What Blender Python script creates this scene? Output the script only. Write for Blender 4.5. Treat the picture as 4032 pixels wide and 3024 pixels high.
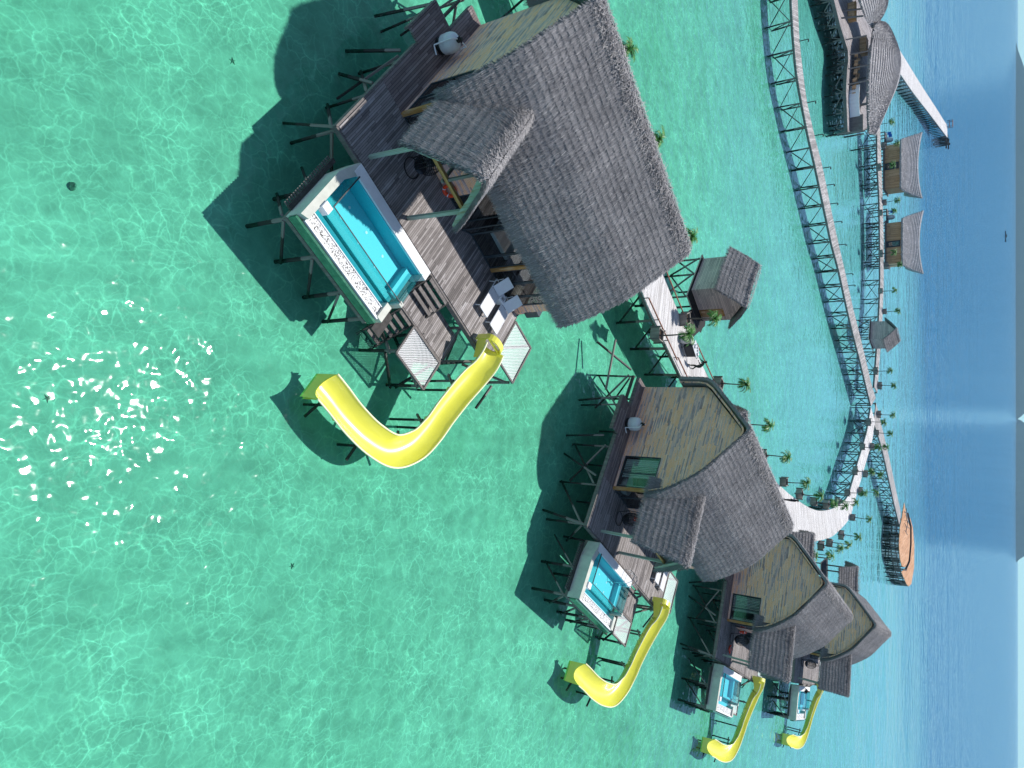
import bpy, math, random
from mathutils import Vector, Matrix
R = math.radians
random.seed(7)
for o in list(bpy.data.objects): bpy.data.objects.remove(o, do_unlink=True)
scene = bpy.context.scene
C = scene.collection

# ------------------------------------------------------------------ camera
F_PX, W_PX = 2860.0, 4032.0
PITCH = math.atan(1994 / F_PX)
c_, s_ = math.cos(PITCH), math.sin(PITCH)
cd = bpy.data.cameras.new('camera'); cam = bpy.data.objects.new('camera', cd); C.objects.link(cam)
ax = Vector((0, s_, c_)); ay = Vector((-1, 0, 0)); az = Vector((0, -c_, s_))      # photograph is turned on its side
cam.matrix_world = Matrix(((ax.x, ay.x, az.x, 0), (ax.y, ay.y, az.y, 0), (ax.z, ay.z, az.z, 25.0), (0, 0, 0, 1)))
cd.sensor_fit = 'HORIZONTAL'; cd.sensor_width = 36; cd.lens = 36 * F_PX / W_PX
cd.clip_start = 0.5; cd.clip_end = 80000
scene.camera = cam
# ------------------------------------------------------------------ light
SUN_EL, SUN_AZ = 63.5, 5.0
world = bpy.data.worlds.new('World'); scene.world = world; world.use_nodes = True
wt = world.node_tree; wt.nodes.clear()
sky = wt.nodes.new('ShaderNodeTexSky'); sky.sky_type = 'NISHITA'; sky.sun_disc = False
sky.sun_elevation = R(SUN_EL); sky.sun_rotation = R(SUN_AZ); sky.air_density = 1.0; sky.dust_density = 0.0; sky.ozone_density = 2.0
bg = wt.nodes.new('ShaderNodeBackground'); bg.inputs['Strength'].default_value = 0.15
wo = wt.nodes.new('ShaderNodeOutputWorld')
tint = wt.nodes.new('ShaderNodeMix'); tint.data_type = 'RGBA'; tint.blend_type = 'MULTIPLY'; tint.inputs[0].default_value = 1.0; 
tcw = wt.nodes.new('ShaderNodeTexCoord'); spw = wt.nodes.new('ShaderNodeSeparateXYZ'); rw = wt.nodes.new('ShaderNodeValToRGB')
rw.color_ramp.elements[0].position = 0.02; rw.color_ramp.elements[0].color = (.38, .68, 1.0, 1)
rw.color_ramp.elements[1].position = 0.55; rw.color_ramp.elements[1].color = (1.0, .80, .66, 1)
wt.links.new(tcw.outputs['Generated'], spw.inputs[0]); wt.links.new(spw.outputs[2], rw.inputs[0]); wt.links.new(rw.outputs[0], tint.inputs[7])
wt.links.new(sky.outputs[0], tint.inputs[6]); wt.links.new(tint.outputs[2], bg.inputs[0]); wt.links.new(bg.outputs[0], wo.inputs[0])
sd = bpy.data.lights.new('sun', 'SUN'); sd.energy = 4.1; sd.angle = R(0.9); sd.color = (1.0, 0.965, 0.92)
sun = bpy.data.objects.new('sun', sd); C.objects.link(sun)
sdir = Vector((math.sin(R(SUN_AZ)) * math.cos(R(SUN_EL)), math.cos(R(SUN_AZ)) * math.cos(R(SUN_EL)), math.sin(R(SUN_EL))))
sun.rotation_euler = sdir.to_track_quat('Z', 'Y').to_euler(); sun.location = (0, 60, 60)
vs = scene.view_settings; vs.view_transform = 'Standard'; vs.look = 'None'; vs.exposure = 0.2; vs.gamma = 1.0
scene.cycles.max_bounces = 8; scene.cycles.transparent_max_bounces = 16

# ------------------------------------------------------------------ node helper
class NT:
    def __init__(self, name):
        self.m = bpy.data.materials.new(name); self.m.use_nodes = True
        self.t = self.m.node_tree; self.t.nodes.clear()
        self.out = self.t.nodes.new('ShaderNodeOutputMaterial')
    def n(self, typ, **kw):
        nd = self.t.nodes.new('ShaderNode' + typ)
        for k, v in kw.items():
            if k.startswith('i_'):
                nd.inputs[k[2:].replace('_', ' ')].default_value = v
            else: setattr(nd, k, v)
        return nd
    def l(self, a, b): self.t.links.new(a, b)
    def math(self, op, a, b=None, c=None, clamp=False):
        nd = self.t.nodes.new('ShaderNodeMath'); nd.operation = op; nd.use_clamp = clamp
        for i, v in enumerate((a, b, c)):
            if v is None: continue
            if isinstance(v, (int, float)): nd.inputs[i].default_value = v
            else: self.l(v, nd.inputs[i])
        return nd.outputs[0]
    def coord(self, src='Object'):
        if src == 'Position': return self.n('NewGeometry').outputs['Position']
        return self.n('TexCoord').outputs[src]
    def noise(self, vec, scale, detail=3, rough=.5, vscale=None):
        if vscale:
            mp = self.n('Mapping'); mp.inputs['Scale'].default_value = vscale; self.l(vec, mp.inputs[0]); vec = mp.outputs[0]
        nd = self.n('TexNoise'); nd.inputs['Scale'].default_value = scale; nd.inputs['Detail'].default_value = detail
        nd.inputs['Roughness'].default_value = rough; self.l(vec, nd.inputs['Vector']); return nd.outputs['Fac']
    def ramp(self, fac, stops, interp='LINEAR'):
        nd = self.n('ValToRGB'); cr = nd.color_ramp; cr.interpolation = interp
        while len(cr.elements) > 1: cr.elements.remove(cr.elements[-1])
        cr.elements[0].position = stops[0][0]; cr.elements[0].color = (*stops[0][1], 1)
        for p, col in stops[1:]:
            e = cr.elements.new(p); e.color = (*col, 1)
        self.l(fac, nd.inputs[0]); return nd.outputs[0]
    def mix(self, fac, a, b, mode='MIX'):
        nd = self.t.nodes.new('ShaderNodeMix'); nd.data_type = 'RGBA'; nd.blend_type = mode
        for i, v in ((0, fac), (6, a), (7, b)):
            if isinstance(v, (int, float)): nd.inputs[i].default_value = v
            elif isinstance(v, tuple): nd.inputs[i].default_value = (*v, 1)
            else: self.l(v, nd.inputs[i])
        return nd.outputs[2]
    def bump(self, h, strength=.5, dist=.02):
        nd = self.n('Bump'); nd.inputs['Strength'].default_value = strength; nd.inputs['Distance'].default_value = dist
        self.l(h, nd.inputs['Height']); return nd.outputs[0]
    def schlick(self, normal=None, f0=.02, extra=0.):
        g = self.n('NewGeometry'); d = self.n('VectorMath', operation='DOT_PRODUCT')
        self.l(g.outputs['Incoming'], d.inputs[0]); self.l(normal if normal is not None else g.outputs['Normal'], d.inputs[1])
        c = self.math('ABSOLUTE', d.outputs['Value']); p = self.math('POWER', self.math('SUBTRACT', 1, c, None, True), 5)
        return self.math('MULTIPLY_ADD', p, 1 - f0, f0 + extra, True)
    def bsdf(self, col, rough=.7, metal=0., spec=.4, normal=None, **kw):
        b = self.n('BsdfPrincipled')
        if isinstance(col, tuple): b.inputs['Base Color'].default_value = (*col, 1)
        else: self.l(col, b.inputs['Base Color'])
        if isinstance(rough, (int, float)): b.inputs['Roughness'].default_value = rough
        else: self.l(rough, b.inputs['Roughness'])
        b.inputs['Metallic'].default_value = metal; b.inputs['Specular IOR Level'].default_value = spec
        if normal is not None: self.l(normal, b.inputs['Normal'])
        for k, v in kw.items(): b.inputs[k.replace('_', ' ')].default_value = v
        self.l(b.outputs[0], self.out.inputs[0]); return b

def mat_plain(name, col, rough=.6, metal=0., vary=.25, scale=3., spec=.4, coat=0.):
    t = NT(name); co = t.coord('Object')
    f = t.noise(co, scale, 5, .6)
    a = tuple(v * (1 - vary) for v in col); b = tuple(min(1, v * (1 + vary)) for v in col)
    cc = t.ramp(f, [(.3, a), (.7, b)])
    b_ = t.bsdf(cc, rough, metal, spec, t.bump(t.noise(co, scale * 12, 2), .15, .01))
    b_.inputs['Coat Weight'].default_value = coat
    return t.m

def mat_planks(name, ulen, vwid, length, width, stops, src='Object', gap=.06, rough=.75, stain=.35, bumpd=.01, stainscale=.7):
    """ulen: axis index along the board, vwid: axis across"""
    t = NT(name); co = t.coord(src)
    sp = t.n('SeparateXYZ'); t.l(co, sp.inputs[0])
    u, v = sp.outputs[ulen], sp.outputs[vwid]
    vi = t.math('DIVIDE', v, width); row = t.math('FLOOR', vi); fv = t.math('FRACT', vi)
    wn = t.n('TexWhiteNoise', noise_dimensions='1D'); t.l(row, wn.inputs['W'])
    uo = t.math('ADD', t.math('DIVIDE', u, length), t.math('MULTIPLY', wn.outputs['Value'], 7.3))
    col_i = t.math('FLOOR', uo); fu = t.math('FRACT', uo)
    cv = t.n('CombineXYZ'); t.l(row, cv.inputs[0]); t.l(col_i, cv.inputs[1])
    w2 = t.n('TexWhiteNoise', noise_dimensions='2D'); t.l(cv.outputs[0], w2.inputs['Vector'])
    sc = [1, 1, 1]; sc[ulen] = .12
    grain = t.noise(co, 9, 5, .7, tuple(sc))
    big = t.noise(co, stainscale, 4, .6)
    k = t.math('ADD', t.math('MULTIPLY', w2.outputs['Value'], 1 - stain * .6), t.math('MULTIPLY', t.math('SUBTRACT', grain, .5), .7))
    k = t.math('ADD', k, t.math('MULTIPLY', t.math('SUBTRACT', big, .45), stain * 1.6))
    col = t.ramp(k, stops)
    e1 = t.math('MINIMUM', fv, t.math('SUBTRACT', 1, fv))
    e2 = t.math('MULTIPLY', t.math('MINIMUM', fu, t.math('SUBTRACT', 1, fu)), length / width)
    e = t.math('MINIMUM', e1, e2)
    g = t.math('LESS_THAN', e, gap)
    col = t.mix(g, col, (.02, .018, .017))
    h = t.math('ADD', t.math('MULTIPLY', t.math('MINIMUM', e, .12), 6), t.math('MULTIPLY', grain, .35))
    t.bsdf(col, rough, 0, .3, t.bump(h, .6, bumpd))
    return t.m

GREY = [(0, (.13, .115, .11)), (.35, (.24, .215, .205)), (.7, (.35, .32, .31)), (1, (.52, .50, .50))]
M = {}
M['deck'] = mat_planks('weathered_deck_boards', 1, 0, 2.2, .105, GREY, stain=.5)
M['gallery'] = mat_planks('brown_gallery_boards', 1, 0, 2.6, .13, [(0, (.12, .09, .085)), (.5, (.2, .16, .155)), (1, (.34, .29, .28))], stain=.3)
M['walk'] = mat_planks('bleached_walkway_boards', 1, 0, 3.5, .16, [(0, (.46, .44, .43)), (.5, (.64, .62, .61)), (1, (.80, .79, .79))], src='UV', stain=.35, gap=.05)
M['walkold'] = mat_planks('pale_walkway_boards', 1, 0, 3.5, .22, [(0, (.22, .21, .20)), (.5, (.4, .38, .37)), (1, (.6, .58, .57))], src='UV', stain=.5, gap=.05)
WALLC = [(0, (.32, .22, .22)), (.12, (.48, .35, .35)), (.26, (.70, .47, .42)), (.48, (.88, .52, .34)), (.66, (.90, .47, .26)), (.84, (.90, .62, .48)), (1, (.66, .29, .12))]
M['wall_side'] = mat_planks('salvaged_wood_cladding', 1, 2, 1.15, .085, WALLC, gap=.03, stain=.3, stainscale=1.3, bumpd=.02)
M['wall_front'] = mat_planks('salvaged_wood_cladding_front', 0, 2, 1.1, .085, WALLC, gap=.03, stain=.45, stainscale=1.3, bumpd=.02)
HUTC = [(0, (.42, .32, .29)), (.4, (.60, .46, .41)), (.75, (.72, .57, .50)), (1, (.82, .63, .50))]
M['hut_side'] = mat_planks('hut_boards', 1, 2, 3.0, .14, HUTC, gap=.04, stain=.5)
M['hut_front'] = mat_planks('hut_front_boards', 0, 2, 3.0, .14, HUTC, gap=.04, stain=.5)
M['bung'] = mat_planks('tan_board_wall', 2, 0, 3.0, .2, [(0, (.44, .24, .12)), (.5, (.62, .37, .20)), (1, (.74, .49, .30))], gap=.04, stain=.4)
M['orange_deck'] = mat_planks('orange_deck_boards', 1, 0, 4, .25, [(0, (.42, .20, .09)), (.5, (.58, .31, .16)), (1, (.68, .44, .28))], gap=.04, stain=.4)
def mat_timber(name, stops, wet=False):
    t = NT(name); co = t.coord('Object')
    f = t.noise(co, 6, 5, .7, (1, 1, .2)); col = t.ramp(f, stops)
    if wet:
        z = t.n('SeparateXYZ'); t.l(t.coord('Position'), z.inputs[0])
        zz = t.math('ADD', z.outputs[2], t.math('MULTIPLY', t.noise(t.coord('Position'), 3, 2), .4))
        k = t.math('GREATER_THAN', zz, 1.1)
        col = t.mix(k, (.03, .036, .03), col)
    t.bsdf(col, .8, 0, .3, t.bump(f, .4, .02)); return t.m
M['pile'] = mat_timber('tidal_timber', [(.25, (.10, .085, .075)), (.6, (.26, .24, .22)), (.8, (.40, .38, .35))], True)
M['timber'] = mat_timber('grey_timber', [(.25, (.09, .08, .075)), (.6, (.2, .18, .17)), (.8, (.32, .3, .28))])
M['planter'] = mat_timber('planter_timber', [(.25, (.18, .16, .14)), (.6, (.32, .29, .25)), (.8, (.44, .41, .36))])
M['dark_timber'] = mat_timber('dark_timber', [(.25, (.035, .033, .032)), (.6, (.07, .065, .06)), (.8, (.12, .11, .10))])
M['green_timber'] = mat_timber('lichen_green_timber', [(.3, (.26, .20, .09)), (.48, (.30, .38, .30)), (.75, (.42, .52, .45))])
M['orange_timber'] = mat_timber('rusty_orange_timber', [(.3, (.22, .10, .03)), (.5, (.42, .21, .06)), (.75, (.5, .42, .3))])
M['red_timber'] = mat_timber('red_brown_timber', [(.3, (.16, .07, .045)), (.6, (.27, .12, .08)), (.8, (.36, .2, .15))])
M['trunk'] = mat_timber('palm_bark', [(.3, (.07, .06, .05)), (.6, (.15, .13, .11)), (.8, (.24, .21, .18))])
M['white'] = mat_plain('white_rim_plaster', (.80, .80, .79), .5, vary=.06)
M['cream'] = mat_plain('cream_pool_plaster', (.55, .56, .49), .6, vary=.12)
M['plastic_white'] = mat_plain('white_plastic', (.82, .82, .83), .35, vary=.03)
M['tankgrey'] = mat_plain('pale_grey_fibreglass', (.62, .64, .66), .35, vary=.06)
M['black'] = mat_plain('black_plastic', (.012, .012, .013), .4, vary=.2)
M['frame'] = mat_plain('dark_slate_frame', (.035, .05, .06), .45, vary=.15)
M['steel'] = mat_plain('polished_steel', (.6, .62, .64), .2, 1., vary=.05)
M['orange'] = mat_plain('orange_plastic', (.85, .07, .015), .4, vary=.05)
M['blue'] = mat_plain('blue_plastic', (.02, .16, .55), .4, vary=.1)
M['interior'] = mat_plain('dark_interior', (.05, .045, .045), .6, vary=.3)
M['sheet'] = mat_plain('white_sheet', (.7, .7, .71), .8, vary=.05)
M['curtain'] = mat_planks('pleated_curtain', 2, 1, 30, .14, [(0, (.62, .62, .60)), (1, (.82, .82, .80))], gap=.12, stain=.1)
M['cloth_black'] = mat_plain('black_cloth', (.01, .011, .013), .85, vary=.4, scale=9)
M['cloth_green'] = mat_plain('dark_green_cloth', (.012, .03, .026), .85, vary=.3, scale=9)
M['skin'] = mat_plain('skin', (.36, .2, .13), .55, vary=.08)
M['cart'] = mat_plain('dark_cart_panel', (.03, .034, .045), .5, vary=.2)
M['soil'] = mat_plain('soil', (.05, .035, .025), .95, vary=.4)
M['rock'] = mat_plain('reef_rock', (.28, .32, .25), .9, vary=.5)
def yellow():
    t = NT('yellow_fibreglass'); co = t.coord('Object')
    f = t.noise(co, 1.2, 4, .6); col = t.ramp(f, [(.3, (.80, .78, .09)), (.7, (.86, .84, .13))])
    b = t.bsdf(col, .34, 0, .55); b.inputs['Coat Weight'].default_value = .35; b.inputs['Coat Roughness'].default_value = .12
    return t.m
M['yellow'] = yellow()
M['yellow_rim'] = mat_plain('pale_yellow_rim', (.92, .90, .55), .35, vary=.04)
def thatch():
    t = NT('grey_palm_thatch'); co = t.coord('Object')
    at = t.n('Attribute'); at.attribute_name = 'tone'
    f = t.noise(co, 14, 4, .7); g = t.noise(co, .55, 4, .6)
    k = t.math('ADD', t.math('MULTIPLY', at.outputs['Fac'], .75), t.math('MULTIPLY', f, .3))
    k = t.math('ADD', k, t.math('MULTIPLY', t.math('SUBTRACT', g, .5), .45))
    col = t.ramp(k, [(0, (.06, .056, .06)), (.3, (.155, .15, .155)), (.6, (.29, .28, .285)), (.82, (.45, .43, .425)), (1, (.70, .67, .63))])
    t.bsdf(col, .8, 0, .25, t.bump(f, .6, .03)); return t.m
M['thatch'] = thatch()
def thatch_pale(name, k):
    m = M['thatch'].copy(); m.name = name
    for nd in m.node_tree.nodes:
        if nd.type == 'VALTORGB':
            for e in nd.color_ramp.elements: e.color = tuple(min(.85, c * k) for c in e.color[:3]) + (1,)
    return m
M['thatch_silver'] = thatch_pale('sun_bleached_silver_thatch', 2.0)
M['thatch_grey'] = thatch_pale('weathered_light_thatch', 1.55)
def leaf():
    t = NT('palm_leaf'); co = t.coord('Object')
    col = t.ramp(t.noise(co, 5, 3), [(.3, (.03, .12, .02)), (.55, (.06, .24, .03)), (.75, (.16, .36, .06))])
    t.bsdf(col, .45, 0, .4); return t.m
M['leaf'] = leaf()
def glass(name, tint, refl=.12):
    t = NT(name)
    tr = t.n('BsdfTransparent'); tr.inputs[0].default_value = (*tint, 1)
    gl = t.n('BsdfGlossy'); gl.inputs['Roughness'].default_value = .03
    k = t.schlick(None, .04, refl)
    mx = t.n('MixShader'); t.l(k, mx.inputs[0]); t.l(tr.outputs[0], mx.inputs[1]); t.l(gl.outputs[0], mx.inputs[2])
    t.l(mx.outputs[0], t.out.inputs[0]); return t.m
M['glass'] = glass('window_glass', (.80, .85, .84), .05)
M['acrylic'] = glass('clear_acrylic', (.62, .84, .84), .03)
def poolmat(name, a, b):
    t = NT(name); co = t.coord('Object')
    col = t.ramp(t.noise(co, 60, 1), [(.35, a), (.65, b)])
    t.bsdf(col, .5, 0, .3); return t.m
M['pool_floor'] = poolmat('turquoise_mosaic', (.14, .62, .66), (.2, .70, .74))
M['pool_wall'] = poolmat('deep_turquoise_mosaic', (.05, .46, .54), (.07, .52, .60))
def pebbles():
    t = NT('white_and_dark_pebbles'); co = t.coord('Object')
    v = t.n('TexVoronoi'); v.inputs['Scale'].default_value = 24; t.l(co, v.inputs['Vector'])
    sp = t.n('SeparateColor'); t.l(v.outputs['Color'], sp.inputs[0])
    col = t.ramp(sp.outputs[0], [(0, (.06, .06, .06)), (.22, (.10, .09, .08)), (.26, (.7, .7, .68)), (1, (.86, .86, .85))], 'LINEAR')
    t.bsdf(col, .5, 0, .5, t.bump(v.outputs['Distance'], .8, .03)); return t.m
M['pebble'] = pebbles()
def wetwall():
    t = NT('wet_glass_wall_painted_reflection'); co = t.coord('Object')
    f = t.noise(co, 3, 5, .7)
    col = t.ramp(f, [(.3, (.02, .10, .06)), (.6, (.06, .22, .13)), (.75, (.22, .42, .28))])  # green mottling: water reflection painted into the wall colour
    t.bsdf(col, .12, 0, .6, t.bump(f, .3, .05)); return t.m
M['wetwall'] = wetwall()
def netmat(name, cell, w):
    t = NT(name); co = t.coord('Object'); sp = t.n('SeparateXYZ'); t.l(co, sp.inputs[0])
    wob = t.math('MULTIPLY', t.noise(co, 3, 2), cell * .8)
    a = t.math('ADD', t.math('ADD', sp.outputs[0], sp.outputs[1]), wob); b = t.math('ADD', t.math('SUBTRACT', sp.outputs[0], sp.outputs[1]), wob)
    def line(q):
        f = t.math('FRACT', t.math('DIVIDE', q, cell)); return t.math('LESS_THAN', f, w)
    k = t.math('MAXIMUM', line(a), line(b))
    tr = t.n('BsdfTransparent'); df = t.n('BsdfDiffuse'); df.inputs[0].default_value = (.78, .78, .78, 1)
    mx = t.n('MixShader'); t.l(k, mx.inputs[0]); t.l(tr.outputs[0], mx.inputs[1]); t.l(df.outputs[0], mx.inputs[2])
    t.l(mx.outputs[0], t.out.inputs[0]); return t.m
M['net'] = netmat('white_rope_net', .115, .36)
def poolwater():
    t = NT('pool_water'); co = t.coord('Position')
    b = t.bump(t.noise(co, 3.5, 3), .25, .05)
    tr = t.n('BsdfTransparent'); tr.inputs[0].default_value = (.66, .95, .98, 1)
    gl = t.n('BsdfGlossy'); gl.inputs['Roughness'].default_value = .02; t.l(b, gl.inputs['Normal'])
    mx = t.n('MixShader'); t.l(t.schlick(b), mx.inputs[0]); t.l(tr.outputs[0], mx.inputs[1]); t.l(gl.outputs[0], mx.inputs[2])
    t.l(mx.outputs[0], t.out.inputs[0]); return t.m
M['pool_water'] = poolwater()
def sea():
    t = NT('sea_water'); co = t.coord('Position')
    # wave relief
    n1 = t.noise(co, 1.15, 1, .5, (1, .85, 1)); n2 = t.noise(co, 3.4, 0, .5, (1, .85, 1)); n3 = t.noise(co, .11, 2, .5, (.6, 1, 1))
    h = t.math('ADD', t.math('ADD', t.math('MULTIPLY', n1, .50), t.math('MULTIPLY', n2, .085)), t.math('MULTIPLY', n3, 1.0))
    spz = t.n('SeparateXYZ'); t.l(co, spz.inputs[0])
    open_ = t.math('DIVIDE', t.math('SUBTRACT', spz.outputs[1], 110), 160, None, True)
    chop = t.math('ADD', t.noise(co, .28, 3, .6, (.6, 1, 1)), t.math('MULTIPLY', t.noise(co, .03, 3, .6, (.5, 1, 1)), 3.0))
    h = t.math('ADD', h, t.math('MULTIPLY', t.math('MULTIPLY', chop, open_), 9.0))
    b = t.bump(h, 1.0, .165)
    # caustic light, painted as bright web and darker cells into the transparent colour
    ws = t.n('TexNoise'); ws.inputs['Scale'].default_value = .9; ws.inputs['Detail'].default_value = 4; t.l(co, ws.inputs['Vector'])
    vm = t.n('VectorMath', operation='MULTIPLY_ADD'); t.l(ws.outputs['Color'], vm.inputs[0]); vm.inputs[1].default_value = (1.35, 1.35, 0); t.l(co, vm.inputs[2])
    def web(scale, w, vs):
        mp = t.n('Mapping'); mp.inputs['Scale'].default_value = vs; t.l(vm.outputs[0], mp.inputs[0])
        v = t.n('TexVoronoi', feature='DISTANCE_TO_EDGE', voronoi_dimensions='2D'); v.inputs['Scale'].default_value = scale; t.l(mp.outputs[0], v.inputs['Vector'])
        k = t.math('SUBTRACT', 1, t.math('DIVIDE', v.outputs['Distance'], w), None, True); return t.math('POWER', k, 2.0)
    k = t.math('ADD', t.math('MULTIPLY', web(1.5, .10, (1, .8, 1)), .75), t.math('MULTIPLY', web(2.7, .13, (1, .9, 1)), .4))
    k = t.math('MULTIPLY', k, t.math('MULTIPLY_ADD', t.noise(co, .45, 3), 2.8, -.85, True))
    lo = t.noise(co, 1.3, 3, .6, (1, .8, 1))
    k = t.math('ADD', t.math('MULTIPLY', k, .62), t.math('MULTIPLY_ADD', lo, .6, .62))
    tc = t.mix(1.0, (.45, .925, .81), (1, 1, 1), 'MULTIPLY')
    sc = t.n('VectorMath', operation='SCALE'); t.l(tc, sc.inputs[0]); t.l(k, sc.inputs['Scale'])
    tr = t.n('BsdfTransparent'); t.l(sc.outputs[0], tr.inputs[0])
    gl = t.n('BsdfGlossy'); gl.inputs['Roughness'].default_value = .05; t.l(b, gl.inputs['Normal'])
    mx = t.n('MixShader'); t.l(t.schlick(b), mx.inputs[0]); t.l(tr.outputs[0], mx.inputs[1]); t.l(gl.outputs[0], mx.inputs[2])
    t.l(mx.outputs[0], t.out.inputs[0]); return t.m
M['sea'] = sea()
def seabed():
    t = NT('lagoon_sand'); co = t.coord('Position'); sp = t.n('SeparateXYZ'); t.l(co, sp.inputs[0])
    f = t.noise(co, .35, 5, .6); g = t.noise(co, .045, 4, .6)
    sand = t.ramp(f, [(.3, (.44, .45, .38)), (.55, (.54, .56, .47)), (.75, (.62, .62, .53))])
    coral = t.ramp(g, [(.35, (1.0, 1.0, 1.0)), (.55, (.84, .88, .86)), (.72, (.62, .74, .64))])
    sand = t.mix(1.0, sand, coral, 'MULTIPLY')
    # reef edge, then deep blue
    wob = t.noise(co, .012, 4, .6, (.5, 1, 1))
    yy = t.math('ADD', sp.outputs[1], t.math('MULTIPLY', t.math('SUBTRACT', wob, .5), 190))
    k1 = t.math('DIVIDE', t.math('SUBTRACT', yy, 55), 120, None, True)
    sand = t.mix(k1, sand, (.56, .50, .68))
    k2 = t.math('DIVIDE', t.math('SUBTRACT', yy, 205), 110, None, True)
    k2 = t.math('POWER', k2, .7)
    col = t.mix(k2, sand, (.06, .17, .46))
    t.bsdf(col, .95, 0, .1); return t.m
M['seabed'] = seabed()
def hillmat():
    t = NT('forested_hill'); co = t.coord('Object')
    col = t.ramp(t.noise(co, .01, 6, .7), [(.3, (.02, .045, .04)), (.7, (.04, .07, .05))])
    t.bsdf(col, .95, 0, .1); return t.m
M['hill'] = hillmat()

# ------------------------------------------------------------------ mesh builder
def add_obj(name, data, parent=None):
    o = bpy.data.objects.new(name, data); C.objects.link(o)
    if parent is not None: o.parent = parent
    return o
class MB:
    def __init__(self, off=(0, 0, 0)): self.v = []; self.f = []; self.tone = []; self.off = Vector(off)
    def add(self, vs, fs, tone=.5):
        b = len(self.v); self.v += [tuple(x) for x in vs]
        for f in fs: self.f.append(tuple(i + b for i in f)); self.tone.append(tone)
    def box(self, x0, x1, y0, y1, z0, z1):
        vs = [(x, y, z) for z in (z0, z1) for y in (y0, y1) for x in (x0, x1)]
        self.add(vs, [(0, 2, 3, 1), (4, 5, 7, 6), (0, 1, 5, 4), (2, 6, 7, 3), (0, 4, 6, 2), (1, 3, 7, 5)]); return self
    def plane(self, x0, x1, y0, y1, z):
        self.add([(x0, y0, z), (x1, y0, z), (x1, y1, z), (x0, y1, z)], [(0, 1, 2, 3)]); return self
    def prism(self, pts, z0, z1):
        """pts counter-clockwise in xy"""
        n = len(pts); vs = [(x, y, z0) for x, y in pts] + [(x, y, z1) for x, y in pts]
        fs = [tuple(range(n - 1, -1, -1)), tuple(range(n, 2 * n))] + [(i, (i + 1) % n, n + (i + 1) % n, n + i) for i in range(n)]
        self.add(vs, fs); return self
    def beam(self, p, q, w, h=None, n=4):
        h = h or w; p, q = Vector(p), Vector(q); d = (q - p).normalized()
        up = Vector((0, 0, 1)) if abs(d.z) < .95 else Vector((1, 0, 0))
        s = d.cross(up).normalized(); u = s.cross(d).normalized()
        vs = []
        for e in (p, q):
            for i in range(n):
                a = 2 * math.pi * (i + .5) / n
                k = 1 / math.cos(math.pi / n) if n == 4 else 1
                vs.append(e + s * (math.cos(a) * w / 2 * k) + u * (math.sin(a) * h / 2 * k))
        fs = [tuple(range(n - 1, -1, -1)), tuple(range(n, 2 * n))] + [(i, (i + 1) % n, n + (i + 1) % n, n + i) for i in range(n)]
        self.add(vs, fs); return self
    def tube(self, pts, r, n=8):
        for a, b in zip(pts, pts[1:]): self.beam(a, b, 2 * r, 2 * r, n)
        return self
    def hose(self, pts, r, n=8):
        vs = []; m = len(pts)
        for i, p in enumerate(pts):
            d = (pts[min(i + 1, m - 1)] - pts[max(i - 1, 0)]).normalized(); s = d.cross(Vector((0, 0, 1))).normalized(); u = s.cross(d)
            for k in range(n):
                a = 2 * math.pi * k / n; vs.append(p + s * (r * math.cos(a)) + u * (r * math.sin(a)))
        fs = [(i * n + k, i * n + (k + 1) % n, (i + 1) * n + (k + 1) % n, (i + 1) * n + k) for i in range(m - 1) for k in range(n)] + [tuple(range(n)), tuple((m - 1) * n + k for k in range(n))]
        self.add(vs, fs); return self
    def lathe(self, prof, cx=0, cy=0, n=20):
        """prof: (r, z) from bottom to top"""
        vs = []; m = len(prof)
        for r, z in prof:
            for i in range(n):
                a = 2 * math.pi * i / n; vs.append((cx + r * math.cos(a), cy + r * math.sin(a), z))
        fs = [(k * n + i, k * n + (i + 1) % n, (k + 1) * n + (i + 1) % n, (k + 1) * n + i) for k in range(m - 1) for i in range(n)]
        fs += [tuple(range(n - 1, -1, -1)), tuple((m - 1) * n + i for i in range(n))]
        self.add(vs, fs); return self
    def mesh(self, name, mat, smooth=False, bevel=0):
        me = bpy.data.meshes.new(name)
        ox, oy, oz = self.off
        me.from_pydata([(a - ox, b - oy, c - oz) for a, b, c in self.v], [], self.f)
        me.materials.append(mat)
        if smooth: me.polygons.foreach_set('use_smooth', [True] * len(me.polygons))
        at = me.attributes.new('tone', 'FLOAT', 'FACE'); at.data.foreach_set('value', self.tone)
        me.update(); return me
    def build(self, name, mat, parent=None, smooth=False, bevel=0):
        o = add_obj(name, self.mesh(name, mat, smooth), parent)
        if bevel:
            b = o.modifiers.new('Bevel', 'BEVEL'); b.width = bevel; b.segments = 2; b.limit_method = 'ANGLE'
        return o
def thing(name, label, cat, loc=(0, 0, 0), rz=0, group=None):
    o = bpy.data.objects.new(name, None); C.objects.link(o); o.empty_display_size = .3
    o.location = loc; o.rotation_euler = (0, 0, rz); o['label'] = label; o['category'] = cat
    if group: o['group'] = group
    return o
def copy_tree(o, parent=None):
    c = o.copy(); C.objects.link(c)
    if parent is not None: c.parent = parent; c.matrix_parent_inverse = Matrix()
    for ch in [x for x in KIDS.get(o.name, None) or list(o.children)]: copy_tree(ch, c)
    return c
KIDS = {}
UNIT = MB().beam((0, 0, 0), (0, 0, 1), 1, 1).mesh('beam_unit', M['timber'])
UNITP = MB().beam((0, 0, 0), (0, 0, 1), 1, 1, 8).mesh('pile_unit', M['pile'], True)
UNITB = MB().beam((0, 0, 0), (0, 0, 1), 1, 1).mesh('brace_unit', M['pile'])
UNITD = MB().beam((0, 0, 0), (0, 0, 1), 1, 1).mesh('dark_unit', M['dark_timber'])
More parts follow.
